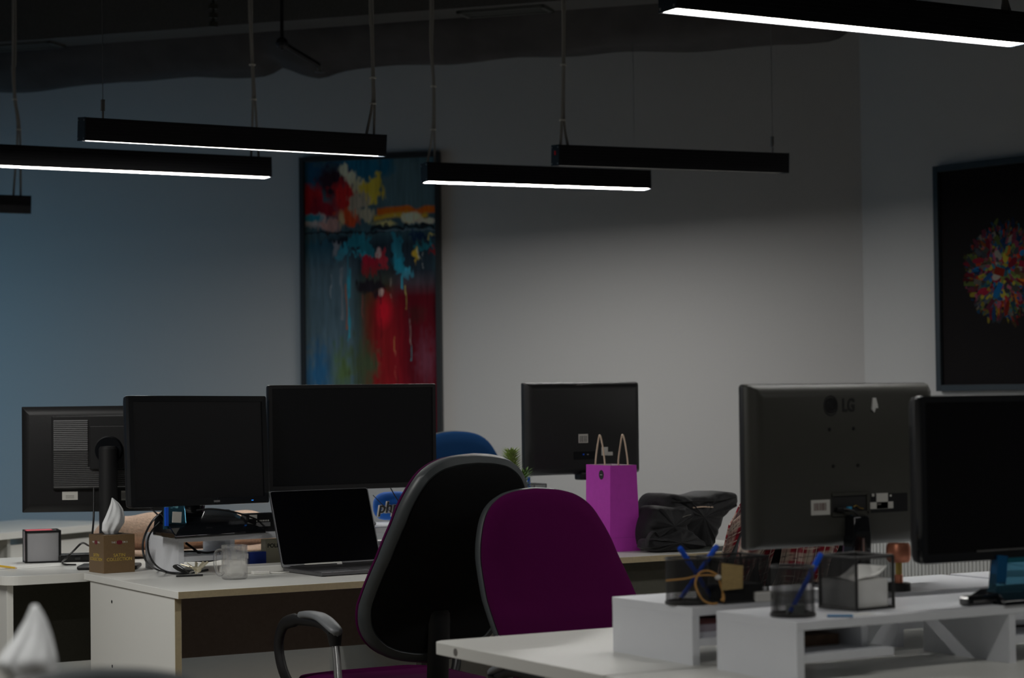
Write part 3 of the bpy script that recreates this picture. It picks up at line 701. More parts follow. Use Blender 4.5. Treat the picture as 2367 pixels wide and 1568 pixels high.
# 5: big back of monitor on the right with moulded letters
ym = 3.94; A = atY(1709, 889, ym); B = atY(2131, 881, ym); zb = atY(1717, 1273, ym).z; zt = atY(1709, 889, ym).z; Wd = B.x-A.x; Hh = zt-zb
t = thing('monitor', 'large black monitor seen from behind with embossed two-letter logo, right', 'monitor', ((A.x+B.x)/2, ym, .87), PI)
panel(t, Wd, Hh, (zt+zb)/2-.87, BLKP, SCRN, OLIVE, th=.052, r=.008)
def L5(px, py): p = atY(px, py, ym-.052); return Vector((-(p.x-t.location.x), .052, p.z-.87))
def Mb(c): return Matrix.Translation(c) @ Matrix.Rotation(PI, 4, 'Z') @ RX
text('LG', .041, INK, t, Mb(L5(1961, 938)+Vector((0, .0006, 0))) @ Matrix.Diagonal((.74, 1, 1, 1)), 'lettering', .0006, .0012)
c = L5(1920, 938)
mb = MB(); rg = []
for rr_, y_ in ((.0175, .0), (.0205, .0), (.0205, .0012), (.0175, .0012)):
    rg.append([c + Vector((rr_*math.cos(2*PI*k/40), y_, 1.15*rr_*math.sin(2*PI*k/40))) for k in range(40)])
mb.loft(rg + [rg[0]], cap=False)
mb.box(c+Vector((.001, .0006, .002)), (.003, .0012, .016)); mb.box(c+Vector((-.0025, .0006, -.005)), (.008, .0012, .003)); mb.cyl(c+Vector((.008, 0, .007)), c+Vector((.008, .0012, .007)), .0028)
mb.tube([c+Vector((-.013, .0006, .000)), c+Vector((-.012, .0006, -.008)), c+Vector((0, .0006, -.014)), c+Vector((.012, .0006, -.008)), c+Vector((.013, .0006, .004))], .0012, 6, 4)
mb.build('round_emblem', INK, t)
MB().cyl(c+Vector((0, -.0005, 0)), c+Vector((0, .0004, 0)), .0178, seg=40).build('emblem_disc', BLKP, t)
# torn paper, screws, port recess, stickers
a = L5(2020, 938)
mb = MB(); ring = [(.006, .018), (-.004, .018), (-.008, .002), (-.009, -.006), (-.004, -.005), (0, -.016), (.010, -.009)]
mb.loft([[a+Vector((x*.9, 0.0005, z)) for x, z in ring], [a+Vector((x*.9, .002+.004*abs(x)/.01, z)) for x, z in ring]]).build('torn_paper', PAPERM, t)
for px, py in ((1917, 993), (1973, 991), (1926, 1078), (1983, 1076)):
    c = L5(px, py); MB().cyl(c, c+Vector((0, .0012, 0)), .0042, seg=12).cyl(c+Vector((0, .001, 0)), c+Vector((0, .0022, 0)), .0022, seg=8).build('mount_screw', STEEL if px == 0 else BLKS, t)
sticker(t, L5, 1874, 1157, 1918, 1190); bars(t, L5, 1881, 1164, 1910, 1180, 12, mat('brown_ink', (.12, .05, .04), .6, bump=.01))
# recessed connector bay: dark frame, lip below
sticker(t, L5, 1922, 1141, 2004, 1186, 'port_recess', INK, .0003)
for x0, y0, x1, y1 in ((1922, 1141, 2004, 1144), (1922, 1185, 2008, 1190), (2002, 1141, 2006, 1187)):
    sticker(t, L5, x0, y0, x1, y1, 'recess_lip', OLIVE, .004)
sticker(t, L5, 2012, 1143, 2098, 1182, 'lower_recess', BLKP, .0006)
MB().box(L5(1960, 1175)+Vector((0, .004, 0)), (.010, .010, .007), bevel=.001).build('video_plug', TEAL, t)
mb = MB(); p = [L5(x, y)+Vector((0, .004, 0)) for x, y in ((1970, 1172), (1977, 1169), (1984, 1174), (1993, 1176))]; mb.tube(p, .0014, 6, 4).build('cable_tie_wire', BRASS, t)
MB().box(L5(1938, 1178)+Vector((0, .006, 0)), (.024, .014, .009), bevel=.002).build('power_plug', BLKP, t)
MB().tube([L5(1942, 1176)+Vector((0, .012, 0)), L5(1962, 1182)+Vector((0, .02, 0)), L5(1973, 1203)+Vector((0, .026, 0)), L5(1979, 1245)+Vector((0, .03, 0)), L5(1975, 1330)+Vector((0, .05, 0))], .0025, 8, 6).build('power_cable', RUBBER, t)
sticker(t, L5, 2025, 1141, 2052, 1176); sticker(t, L5, 2011, 1162, 2064, 1175); bars(t, L5, 2030, 1164, 2046, 1167, 1, INKG)
sticker(t, L5, 2015, 1142, 2020, 1148); sticker(t, L5, 2056, 1144, 2060, 1148)
a = L5(1972, 1215)
MB().loft([[Vector((a.x-.022, .045, .17)), Vector((a.x+.022, .045, .17)), Vector((a.x+.022, .085, .165)), Vector((a.x-.022, .085, .165))][::1],
           [Vector((a.x-.024, .045, .12)), Vector((a.x+.024, .045, .12)), Vector((a.x+.026, .088, .12)), Vector((a.x-.026, .088, .12))],
           [Vector((a.x-.030, .040, .008)), Vector((a.x+.030, .040, .008)), Vector((a.x+.030, .075, .008)), Vector((a.x-.030, .075, .008))]]).build('neck', GLOSS, t, 20, bevel=.004)
MB().box((a.x, .086, .10), (.006, .004, .03), Matrix()).build('chrome_clip', STEEL, t)
MB().b2((a.x-.06, -.03, 0), (a.x+.06, .11, .012), bevel=.005).build('foot', GLOSS, t)
# 6: right foreground monitor
ym = 3.44; A = atY(2124, 916, ym); zt = A.z; zb = atY(2124, 1306, ym).z; Wd = .53; Hh = zt-zb
t = thing('monitor', 'glossy black switched-off monitor cut off by the right edge', 'monitor', (A.x+Wd/2, ym, .87), 0)
M6 = panel(t, Wd, Hh, (zt+zb)/2-.87, GLOSS, GSCRN, BLKP, bez=.014, chin=.020, th=.055)
MB().b2((-.12, -.0055, -.002), (.24, -.004, .0015), M=M6 @ Matrix.Translation((0, 0, -Hh/2+.021))).build('chrome_strip', STEEL, t)
MB().b2((.0, -.012, -.006), (.30, -.002, .004), M=M6 @ Matrix.Translation((-.04, 0, -Hh/2-.001))).build('lower_lip', mat('teal_gloss', (.01, .10, .14), .2, bump=.01), t)
a = at(2285, 1380, .87); ax = a.x - t.location.x - .03
MB().loft([[Vector((ax-.07, -.02, .005)), Vector((ax+.045, -.02, .005)), Vector((ax+.045, .02, .005)), Vector((ax-.07, .02, .005))],
           [Vector((ax-.06, -.012, .03)), Vector((ax+.05, -.012, .03)), Vector((ax+.05, .012, .03)), Vector((ax-.06, .012, .03))],
           [Vector((ax-.045, .0, .11)), Vector((ax+.065, .0, .11)), Vector((ax+.065, .016, .11)), Vector((ax-.045, .016, .11))]]).build('neck', ACRY, t, 20)
MB().box((ax-.048, .0, .062), (.026, .02, .060), Matrix.Rotation(.12, 4, 'Y')).build('cable_cover', mat('deep_blue_plastic', (.005, .08, .2), .2, bump=.01), t)
MB().loft([[Vector((ax-.08, -.06, .0)), Vector((ax+.26, -.06, .0)), Vector((ax+.26, .06, .0)), Vector((ax-.08, .06, .0))],
           [Vector((ax-.075, -.055, .010)), Vector((ax+.255, -.055, .010)), Vector((ax+.255, .055, .012)), Vector((ax-.075, .055, .012))],
           [Vector((ax-.06, -.01, .025)), Vector((ax+.06, -.01, .025)), Vector((ax+.06, .035, .028)), Vector((ax-.06, .035, .028))]]).build('foot', GLOSS, t, 20, bevel=.002)
sb = thing('soundbar', 'low black speaker bar with chrome edge under the right-edge monitor', 'speaker', (at(2240, 1403, .87).x, at(2240, 1403, .87).y, .87), 0)
MB().b2((0, 0, 0), (.42, .032, .020), bevel=.005).build('body', GLOSS, sb); MB().b2((.012, -.0015, .007), (.41, .001, .011)).build('chrome_strip', STEEL, sb)

# ------------------------------------------------------------------ laptop
a = at(660, 1309, .762); b = at(887, 1292, .762); ang = math.radians(4)
t = thing('laptop', 'open space-grey laptop with black screen on the left desk', 'laptop', (a.x-.045, 6.50, .75), ang)
LW = .375; LD = .26
base = MB().b2((0, -LD, .002), (LW, 0, .015), bevel=.003).build('base', SPACE, t)
MB().b2((.02, -LD*.50, .0148), (LW-.02, -.03, .0155)).build('keyboard', INK, t)
MB().b2((LW*.32, -LD+.012, .0149), (LW*.68, -LD*.55, .0154)).build('trackpad', mat('trackpad', (.2, .2, .21), .25, metal=.5, bump=.01), t)
mb = MB()
for x in (.02, LW-.02):
    for y in (-.02, -LD+.02): mb.cyl((x, y, 0), (x, y, .003), .008)
mb.build('rubber_foot', INK, t)
la = math.radians(-20); ML = Matrix.Translation((0, .002, .013)) @ Matrix.Rotation(la, 4, 'X')
LH = .262
lid = [(x+LW/2, z+LH/2) for x, z in rrect(LW, LH, .009)]
MB().loft([[ML @ Vector((x, 0, z)) for x, z in lid], [ML @ Vector((x, .006, z)) for x, z in lid]]).build('lid', SPACE, t, 30)
lid2 = [(x+LW/2, z+LH/2+.004) for x, z in rrect(LW-.008, LH-.012, .007)]
MB().loft([[ML @ Vector((x, -.0008, z)) for x, z in lid2], [ML @ Vector((x, .001, z)) for x, z in lid2]]).build('screen', GSCRN, t, 30)
MB().b2((.03, -.004, .0), (LW-.03, .006, .012), M=Matrix.Translation((0, 0, .006))).build('hinge', INK, t)
MB().b2((LW*.44, -.0012, .006), (LW*.56, -.0006, .009), M=ML).build('badge', INKG, t)

# ------------------------------------------------------------------ tissue boxes
def tissue_mesh(prof, seed):
    """prof: (z, left x, right x) up the crumpled sheet"""
    mb = MB(); rings = []; N = 30; zs_ = [p[0] for p in prof]
    for i in range(N+1):
        z = zs_[0] + (zs_[-1]-zs_[0])*i/N
        xl = float(np.interp(z, zs_, [p[1] for p in prof])); xr = float(np.interp(z, zs_, [p[2] for p in prof]))
        c_, hw = (xl+xr)/2, max(.0008, (xr-xl)/2); ring = []
        for k in range(36):
            th = 2*PI*k/36
            f = 1 + .10*math.sin(3*th+seed+i*.12)*math.sin(th)**2
            fold = .22*math.sin(5*th+seed*2+i*.10) + .15*math.sin(9*th-i*.17)
            ring.append(Vector((c_ + hw*f*math.cos(th), hw*(.55*math.sin(th) + fold*.30), z)))
        rings.append(ring)
    return mb.loft(rings)
T1 = [(0, -.020, .018), (.015, -.034, .026), (.04, -.032, .044), (.06, -.022, .046), (.085, -.010, .040), (.105, -.002, .026), (.118, .000, .010), (.123, .001, .004)]
T2 = [(0, -.012, .045), (.04, -.022, .042), (.075, -.050, .034), (.092, -.062, .030), (.10, -.055, .028), (.125, -.030, .022), (.145, -.016, .015), (.158, -.010, .008), (.166, -.006, .002)]
def tissue_box(label, tlabel, loc, rz, s=.112, h=.125, letters=True, prof=T1):
    t = thing('tissue_box', label, 'tissue box', loc, rz)
    MB().b2((-s/2, -s/2, 0), (s/2, s/2, h), bevel=.0015).build('carton', BROWNC, t)
    MB().lathe([(0, h), (.034, h), (.034, h+.0006), (0, h+.0006)], 24).build('opening', INK, t)
    if letters:
        for rz_ in (0, -PI/2):
            Mx = Matrix.Rotation(rz_, 4, 'Z')
            text('SATIN', .0155, GOLD, t, Mx @ Mface((0, -s/2-.0003, h*.46)), bold=.0); text('COLLECTION', .0148, GOLD, t, Mx @ Mface((0, -s/2-.0003, h*.355)), bold=.0)
            text('THE L       FOR 3', .008, LABELW, t, Mx @ Mface((0, -s/2-.0003, h*.80)), 'small_print')
            mb = MB(); mb.loft([[Mx @ Vector((.011*math.cos(2*PI*k/20), -s/2-.0002-e, h*.80+.007*math.sin(2*PI*k/20))) for k in range(20)] for e in (0, .0006)]).build('seal', MAROON, t)
    ti = tissue_mesh(prof, 2).build('tissue', TISS, t, 80, loc=(0, 0, h-.004))
    return t
cf = at(240, 1327, .75); rzb = math.radians(6)
s = .112
# nearest corner of the box is its (-x,-y) corner
c = Vector((cf.x, cf.y, 0)) + Matrix.Rotation(rzb, 3, 'Z') @ Vector((s/2, s/2, 0))
tissue_box('bronze-brown tissue box with gold lettering on the left desk', '', (c.x, c.y, .75), rzb)
# lower left, out of focus: only the tissue shows
nt = W(-.652, 2.95)
tb = tissue_box('blurred tissue box at lower left, only its white tissue in view', '', (nt.x, nt.y, .75), .3, letters=False, h=.13, prof=T2)

# ------------------------------------------------------------------ chairs
OUT = [(0, 0), (.08, .01), (.14, .03), (.185, .07), (.208, .13), (.212, .21), (.207, .30), (.195, .385), (.18, .45), (.15, .515), (.11, .55), (.06, .565), (0, .57)]
def smooth_outline(o, n=4):
    P = catmull([Vector((x, z, 0)) for x, z in o], n); R_ = [(p.x*1.04, p.y) for p in P]
    return R_[:-1] + [(-x, z) for x, z in R_[::-1][:-1]]
def bendy(z):
    xs = [0, .1, .16, .22, .30, .40, .50, .60]; ys = [0, .01, .03, .07, .125, .175, .205, .225]
    return float(np.interp(z, xs, ys))*.9
def pad(outline, layers, bend, cz=.27, z0=0.0, lean=1.0, fill=True):
    rings = []
    if fill: layers = [(layers[0][0], layers[0][1], f) for f in (.02, .14, .28, .42, .56, .70, .85)] + [(*l, 1) for l in layers] + [(layers[-1][0], layers[-1][1], f) for f in (.85, .70, .56, .42, .28, .14, .02)]
    else: layers = [(*l, 1) for l in layers]
    for dx, y, fr_ in layers:
        r = []
        for x, z in outline:
            L = math.hypot(x, (z-cz)*.8) or 1; k = max(0.02, 1 - dx/ max(.05, L))*fr_
            xx = x*k; zz = cz + (z-cz)*k
            r.append(Vector((xx, y + bend(zz)*lean + .35*xx*xx*-1, zz+z0)))
        rings.append(r)
    return MB().loft(rings, cap=fill)
def office_chair(label, loc, rz, fabric, backz=.56, arms=True, seat_z=.50, group='office chairs', arm_h=.20, lean=1.0):
    """local: faces -Y; backrest leans towards +Y at the top. loc = floor point below the lower end of the backrest"""
    t = thing('office_chair', label, 'chair', loc, rz, group)
    ol = smooth_outline(OUT)
    pad(ol, [(.004, .004), (-.010, -.003), (-.010, -.014), (.0, -.028), (.03, -.036), (.09, -.042), (.17, -.044)], bendy, z0=backz, lean=lean).build('back_cushion', fabric, t, 60)
    pad(ol, [(.006, .002), (-.010, .002), (-.012, .012), (-.006, .036), (.008, .044), (.016, .038)], bendy, z0=backz, lean=lean, fill=False).build('back_rim', RIM, t, 50)
    pad(ol, [(.012, .036), (.014, .045), (.05, .050), (.10, .052)], bendy, z0=backz, lean=lean).build('back_shell', BACKP, t, 60)
    MB().tube([(0, .07, backz+.14), (0, .06, backz+.02), (0, .03, seat_z-.03), (0, -.10, seat_z-.06)], lambda q: (.035, .012), 12, 6, flat=(1, 0, 0)).build('spine', BLKP, t, 50)
    so = rounded_poly(-.24, -.46, .24, 0, (.09, .09, .09, .09))
    cc = (0, -.23)
    def sr(k, z, dip=0): return [Vector((cc[0]+(x-cc[0])*k, cc[1]+(y-cc[1])*k, z)) for x, y in so]
    MB().loft([sr(.93, seat_z-.035), sr(1, seat_z-.02), sr(1.0, seat_z), sr(.95, seat_z+.02), sr(.7, seat_z+.03), sr(.3, seat_z+.028)]).build('seat', fabric, t, 60)
    MB().loft([sr(.90, seat_z-.055), sr(.94, seat_z-.036)]).build('seat_pan', BLKP, t)
    if arms:
        for sx in (-1, 1):
            x = sx*.285; zt = seat_z+arm_h
            ar = MB().tube([(x*.86, -.33, seat_z-.04), (x, -.36, seat_z+.03), (x*1.03, -.385, seat_z+arm_h*.55), (x*1.02, -.36, zt-.03), (x, -.30, zt-.008), (x, -.20, zt), (x, -.10, zt), (x, -.03, zt-.02)],
                           lambda q: (.013, .020 if q < .6 else .016), 12, 6, flat=(1, 0, 0)).build('armrest', BLKP, t, 50)
            MB().tube([(x, -.25, zt+.010), (x, -.18, zt+.018), (x, -.10, zt+.016), (x, -.02, zt-.008), (x, .005, zt-.022)], lambda q: (.024*(math.sin(min(1, max(0.02, q))*PI)**.35), .012), 14, 6, flat=(1, 0, 0)).build('arm_pad', PADM, ar, 60)
            MB().tube([(x, -.02, zt-.02), (x, -.015, zt-.055)], lambda q: .022-.006*q, 14, 0).build('arm_socket', BLKP, ar, 50)
            MB().tube([(x, -.015, zt-.05), (x*.99, .035, seat_z-.03), (x*.6, .02, seat_z-.045)], .0115, 12, 5).build('arm_tube', STEEL, ar, 60)
    MB().cyl((0, -.23, .10), (0, -.23, .30), .028).cyl((0, -.23, .29), (0, -.23, seat_z-.05), .016).build('gas_column', BLKP, t, 50)
    for k in range(5):
        a_ = 2*PI*k/5+.3; d = Vector((math.cos(a_), math.sin(a_), 0)); c_ = Vector((0, -.23, 0))
        lg = MB().tube([c_+d*.02+Vector((0, 0, .11)), c_+d*.16+Vector((0, 0, .10)), c_+d*.30+Vector((0, 0, .075))], lambda q: .022-.008*q, 8, 4).build('leg', BLKP, t, 50)
        q = c_+d*.30; n = Vector((-d.y, d.x, 0))
        MB().cyl(q-n*.022+Vector((0, 0, .028)), q+n*.022+Vector((0, 0, .028)), .028).build('caster', INK, lg, 40)
    return t
# black-backed chair facing the left desk
office_chair('purple chair seen from behind, black backrest, facing the laptop desk', (2.872, 5.47, 0), PI, PURP, backz=.575, seat_z=.475, arm_h=.205, lean=1.32)
# purple chair facing the viewer
office_chair('purple office chair facing the viewer behind the nearest desk', (2.987, 4.80, 0), 0, PURP, backz=.482, seat_z=.46, arm_h=.17, lean=1.3)
# blue chair far
pc = dep(1078, 1100, 9.35)
office_chair('navy blue office chair back by the wall right of the painting', (pc.x-.015, pc.y-.12, 0), 0, BLUEF, backz=.58, seat_z=.50)
# chair draped with the plaid shirt
pl_ = (3.95, 5.33)
ch4 = office_chair('office chair with a plaid shirt over its backrest, right', (pl_[0], pl_[1], 0), PI, BLUEF, backz=.47, seat_z=.46, arm_h=.205)
# dark chair top at the lower left edge, out of focus
pc = dep(270, 1560, 2.9)
ch5 = office_chair('blurred dark chair top at the bottom edge, lower left', (W(-.56, 2.72).x, W(-.56, 2.72).y-.1, 0), PI*.9, INK, backz=.435, seat_z=.42, arms=False)

# ------------------------------------------------------------------ plaid shirt over the chair
def plaid_cols(U, V):
    base = np.zeros(U.shape+(3,)); base[:] = (.30, .015, .03)
    def band(T, a, b, s=.004): return np.clip((T-a)/s, 0, 1)*np.clip((b-T)/s, 0, 1)
    p = .088
    for T in (U, V):
        t_ = np.mod(T, p)
        m_ = band(t_, .0, .030)[..., None]*.55; base = base*(1-m_) + np.array((.62, .58, .48))*m_
    for T in (U, V):
        t_ = np.mod(T, p)
        m_ = band(t_, .036, .060)[..., None]*.55; base = base*(1-m_) + np.array((.08, .008, .02))*m_
        for q in (.046, .074):
            m_ = band(t_, q, q+.0035, .001)[..., None]*.8; base = base*(1-m_) + np.array((.75, .68, .58))*m_
        for q in (.009, .014, .019):
            m_ = band(t_, q, q+.0020, .001)[..., None]*.75; base = base*(1-m_) + np.array((.03, .02, .03))*m_
    return base
def shirt():
    t = thing('plaid_shirt', 'red, white and black plaid shirt draped over a chair back, right', 'shirt', (pl_[0], pl_[1]+.0, 0), 0)
    nx, ny = 200, 170
    u = np.linspace(-1, 1, nx); v = np.linspace(0, 1, ny); U, V = np.meshgrid(u, v)
    top = 1.075
    # drape: half width grows downwards, hangs in vertical folds, slightly asymmetric
    hw = .235 + .02*V
    X = U*hw + .03*V*np.sin(V*3)
    Zp = top - .62*V - 3.6*(U*.2)**2*(1-V) - .015*np.cos(U*9)*V
    lean = -np.interp(Zp-.47, [0, .1, .16, .22, .30, .40, .50, .60], [0, .01, .03, .07, .125, .175, .205, .225])*.9
    fold = .012*np.sin(U*13+V*2) + .008*np.sin(U*23-V*5) + .006*np.sin(U*7+V*11)
    Yp = lean - .075 + .10*np.abs(U)**2.2 + fold*(.3+V)
    pos = np.stack([X, Yp, Zp], -1)
    cols = plaid_cols(U*.27+.02*np.sin(V*4), V*.62+.04*U*U+.3)
    pm = vcol_mat('plaid_cotton', .9, sheen=.2, bump=.15)
    o = colour_grid('shirt_body', nx, ny, pos, cols, pm, t)
    sm = o.modifiers.new('thick', 'SOLIDIFY'); sm.thickness = .004
    # back half on the far side of the chair and collar roll on top
    pos2 = np.stack([X*1.02, lean+.07 - .06*np.abs(U)**2 + .5*fold, Zp], -1)
    o2 = colour_grid('shirt_lining', nx, ny, pos2, cols, pm, t); sm = o2.modifiers.new('thick', 'SOLIDIFY'); sm.thickness = .004
    # sleeve hanging at the left
    vv = np.linspace(0, 1, 90); aa = np.linspace(0, 2*PI, 40); Vs, As = np.meshgrid(vv, aa, indexing='ij')
    cxs = -.13 - .16*Vs**.7; r_ = .055 + .015*np.sin(Vs*9)
    P = np.stack([cxs + r_*np.cos(As)*1.0, -.27+.14*Vs + r_*.55*np.sin(As) + .006*np.sin(As*5+Vs*12), 1.0 - .42*Vs + .02*np.cos(As)], -1)
    o3 = colour_grid('sleeve', 40, 90, P, plaid_cols(As*.05+.01, Vs*.42+.05*np.sin(As)), pm, t)
    # top roll
    xx = np.linspace(-.13, .16, 60); X3, A3 = np.meshgrid(xx, np.linspace(0, 2*PI, 30), indexing='ij')
    P = np.stack([X3, -.215+.07*np.cos(A3)+.006*np.sin(X3*60), 1.04 + .05*np.sin(A3) - 2.6*(X3-.02)**2 + .004*np.sin(X3*90+A3)], -1)
    colour_grid('collar_roll', 30, 60, P, plaid_cols(A3*.05, X3+.3), pm, t)
shirt()

# ------------------------------------------------------------------ magenta gift bag
a = at(1410, 1277, .75)
t = thing('gift_bag', 'magenta paper gift bag with cream rope handles', 'gift bag', (a.x, a.y, .75), math.radians(-4))
bw, bd, bh = .125, .185, .31; kx = .006
def bag_ring(z, g=0):
    f = z/bh; xin = .012*f; return [Vector((0+kx*f+g, 0+g, z)), Vector((bw-xin-g, 0+g, z)), Vector((bw-xin-g, bd-g, z)), Vector((0+kx*f+g, bd-g, z))]
MB().loft([bag_ring(0), bag_ring(bh*.16), bag_ring(bh*.5), bag_ring(bh)], cap=False).quad(*bag_ring(0)).build('bag_body', BAGM, t, bevel=0)
MB().loft([bag_ring(.01, .0015), bag_ring(bh-.0002, .0015)], cap=False).quad(*bag_ring(.01, .0015)).build('lining', BAGIN, t)
for x in (kx+.0065, bw-.018):
    MB().tube([(x, bd*.28, bh-.03), (x, bd*.30, bh+.02), (x, bd*.40, bh+.085), (x, bd*.48, bh+.108), (x, bd*.54, bh+.09), (x, bd*.66, bh+.02), (x, bd*.68, bh-.03)], .0032, 8, 6).build('handle', CORD, t, 60)
c = Vector((kx-.001, bd*.36, bh-.035))
MB().loft([[c+Vector((-e, .017*math.cos(2*PI*k/24), .017*math.sin(2*PI*k/24))) for k in range(24)] for e in (-.002, .0012)]).build('round_tag', INK, t)
MB().box(c+Vector((-.0014, 0, 0)), (.0006, .016, .002), Matrix()).build('tag_print', LABELW, t)
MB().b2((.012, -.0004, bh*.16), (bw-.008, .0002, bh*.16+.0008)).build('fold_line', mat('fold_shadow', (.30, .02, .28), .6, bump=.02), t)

# ------------------------------------------------------------------ backpack
def outline_from_px(pts, y, org):
    out = []
    for px, py in pts: p = atY(px, py, y); out.append((p.x-org.x, p.z-org.z))
    return out
bp0 = atY(1600, 1275, 6.52)
org = Vector((bp0.x, 6.52, .75))
t = thing('backpack', 'black backpack slumped on the desk beside the magenta bag', 'backpack', (org.x, org.y, .75), 0)
def puffy(px, y0, depth, name, m, inset=.02, base_z=None, par=None, seed=1):
    o = outline_from_px(px, y0, org)
    P = catmull([Vector((x, z, 0)) for x, z in o+[o[0]]], 4)[:-1]
    cx = sum(p.x for p in P)/len(P); cz = sum(p.y for p in P)/len(P)
    r = random.Random(seed); rings = []
    for k, yy in ((.02, -.0), (.72, -depth*.08*0+.0), (.90, .012), (.98, .035), (1.0, depth*.5), (.97, depth*.85), (.85, depth*.97), (.02, depth)):
        ring = []
        for i, p in enumerate(P):
            wv = .006*math.sin(i*.9+k*9+seed) + .004*math.sin(i*2.3+seed)
            x = cx+(p.x-cx)*k; z = max(.003, cz+(p.y-cz)*k)
            ring.append(Vector((x, y0-org.y+yy + wv*(k > .1)*(k < .95)*1.2 - .02*(1-k), z)))
        rings.append(ring)
    o_ = MB().loft(rings).build(name, m, par or t, 70)
    return o_
puffy([(1545, 1272), (1530, 1230), (1535, 1180), (1542, 1155), (1562, 1142), (1600, 1147), (1640, 1146), (1675, 1137), (1714, 1141), (1716, 1162), (1692, 1188), (1668, 1228), (1662, 1262), (1640, 1274), (1590, 1276)], 6.52, .22, 'pack_body', NYLON)
puffy([(1503, 1262), (1500, 1235), (1505, 1206), (1518, 1178), (1535, 1170), (1570, 1174), (1600, 1172), (1612, 1190), (1600, 1215), (1590, 1255), (1560, 1274), (1525, 1274)], 6.46, .14, 'front_pocket', NYLON, seed=3)
def Lb(px, py, y): p = atY(px, py, y); return Vector((p.x-org.x, p.y-org.y, p.z-.75))
puffy([(1500, 1268), (1506, 1250), (1530, 1246), (1560, 1236), (1590, 1222), (1612, 1232), (1634, 1250), (1640, 1268), (1600, 1275), (1550, 1279), (1515, 1276)], 6.415, .10, 'lower_flap', NYLON, seed=5)
MB().tube([Lb(1577, 1196, 6.452), Lb(1588, 1192, 6.452), Lb(1597, 1190, 6.455)], .0022, 6, 4).build('zip_puller', STEEL, t)
MB().tube([Lb(1602, 1174, 6.507), Lb(1625, 1172, 6.507), Lb(1648, 1173, 6.507)], lambda q: (.0032, .002), 6, 4).build('leather_trim', CORD, t)
MB().tube([Lb(1552, 1160, 6.515), Lb(1600, 1160, 6.505), Lb(1660, 1158, 6.505), Lb(1700, 1150, 6.515)], .0025, 6, 5).build('zip', INK, t)
MB().tube([Lb(1495, 1262, 6.43), Lb(1497, 1245, 6.43), Lb(1510, 1230, 6.43), Lb(1520, 1240, 6.43)], lambda q: (.012, .003), 8, 5, flat=(0, 1, 0)).build('side_strap', NYLON, t, 60)
o = MB().b2((0, 0, 0), (.28, .12, .006)); pp = at(1640, 1280, .75)
lp = o.build('notebook', mat('grey_green_cover', (.10, .11, .10), .5, bump=.05), None, loc=(pp.x-.03, 6.36, .7505)); tag(lp, 'thin dark notebook at the desk edge right of the backpack', 'notebook')
o = MB().b2((-.06, -.04, 0), (.06, .04, .018), bevel=.005).build('charger', RUBBER, None, loc=(at(1492, 1262, .75).x, at(1492, 1262, .75).y+.16, .7505)); tag(o, 'small black power adapter behind the magenta bag', 'adapter')

# ------------------------------------------------------------------ mesh holders
def ribbon_cyl(r, h, z0, n, turns, w_, seg=14):
    mb = MB()
    for s in (-1, 1):
        for k in range(n):
            a0 = 2*PI*k/n; pv = None
            for j in range(seg+1):
                f = j/seg; a_ = a0 + s*turns*f*2*PI
                p = [mb.bm.verts.new((r*math.cos(a_+e), r*math.sin(a_+e), z0+h*f)) for e in (-w_/r/2, w_/r/2)]
                if pv: mb.bm.faces.new((pv[0], pv[1], p[1], p[0]))
                pv = p
    return mb
def ribbon_rect(mb, org_, ux, uz, wd, ht, pitch, w_):
    """diagonal wires in a rectangle; org + ux*u + uz*v"""
    n = int((wd+ht)/pitch)
    for s in (0, 1):
        for k in range(1, n):
            c_ = k*pitch
            if s == 0:  # u+v=c
                u0, v0 = (c_, 0) if c_ <= wd else (wd, c_-wd); u1, v1 = (0, c_) if c_ <= ht else (c_-ht, ht)
            else:       # u-v = c-ht
                q = c_-ht; u0, v0 = (q, 0) if q >= 0 else (0, -q); u1, v1 = (q+ht, ht) if q+ht <= wd else (wd, wd-q)
            a_ = org_+ux*u0+uz*v0; b_ = org_+ux*u1+uz*v1
            if (b_-a_).length < .001: continue
            d = (b_-a_).normalized(); n_ = ux.cross(uz).normalized().cross(d)*w_/2
            mb.quad(a_-n_, a_+n_, b_+n_, b_-n_)
def stuff(o): o['kind'] = 'stuff'; return o
def mesh_cup(label, loc, r=.043, h=.097):
    t = thing('pen_cup', label, 'pen cup', loc)
    stuff(ribbon_cyl(r, h-.006, .003, 110, .16, .0009).build('wire_mesh', MESHM, t))
    MB().lathe([(0, 0), (r+.001, 0), (r+.002, .002), (r+.002, .006), (r, .008), (r-.002, .003), (0, .003)], 40).build('base_plate', MESHM, t, 40)
    ring = MB(); rg = [[Vector(((r+.0022*math.cos(b_))*math.cos(2*PI*k/48), (r+.0022*math.cos(b_))*math.sin(2*PI*k/48), h-.001+.0022*math.sin(b_))) for k in range(48)] for b_ in [2*PI*j/8 for j in range(9)]]
    ring.loft(rg, cap=False).build('rim', MESHM, t, 60)
    return t
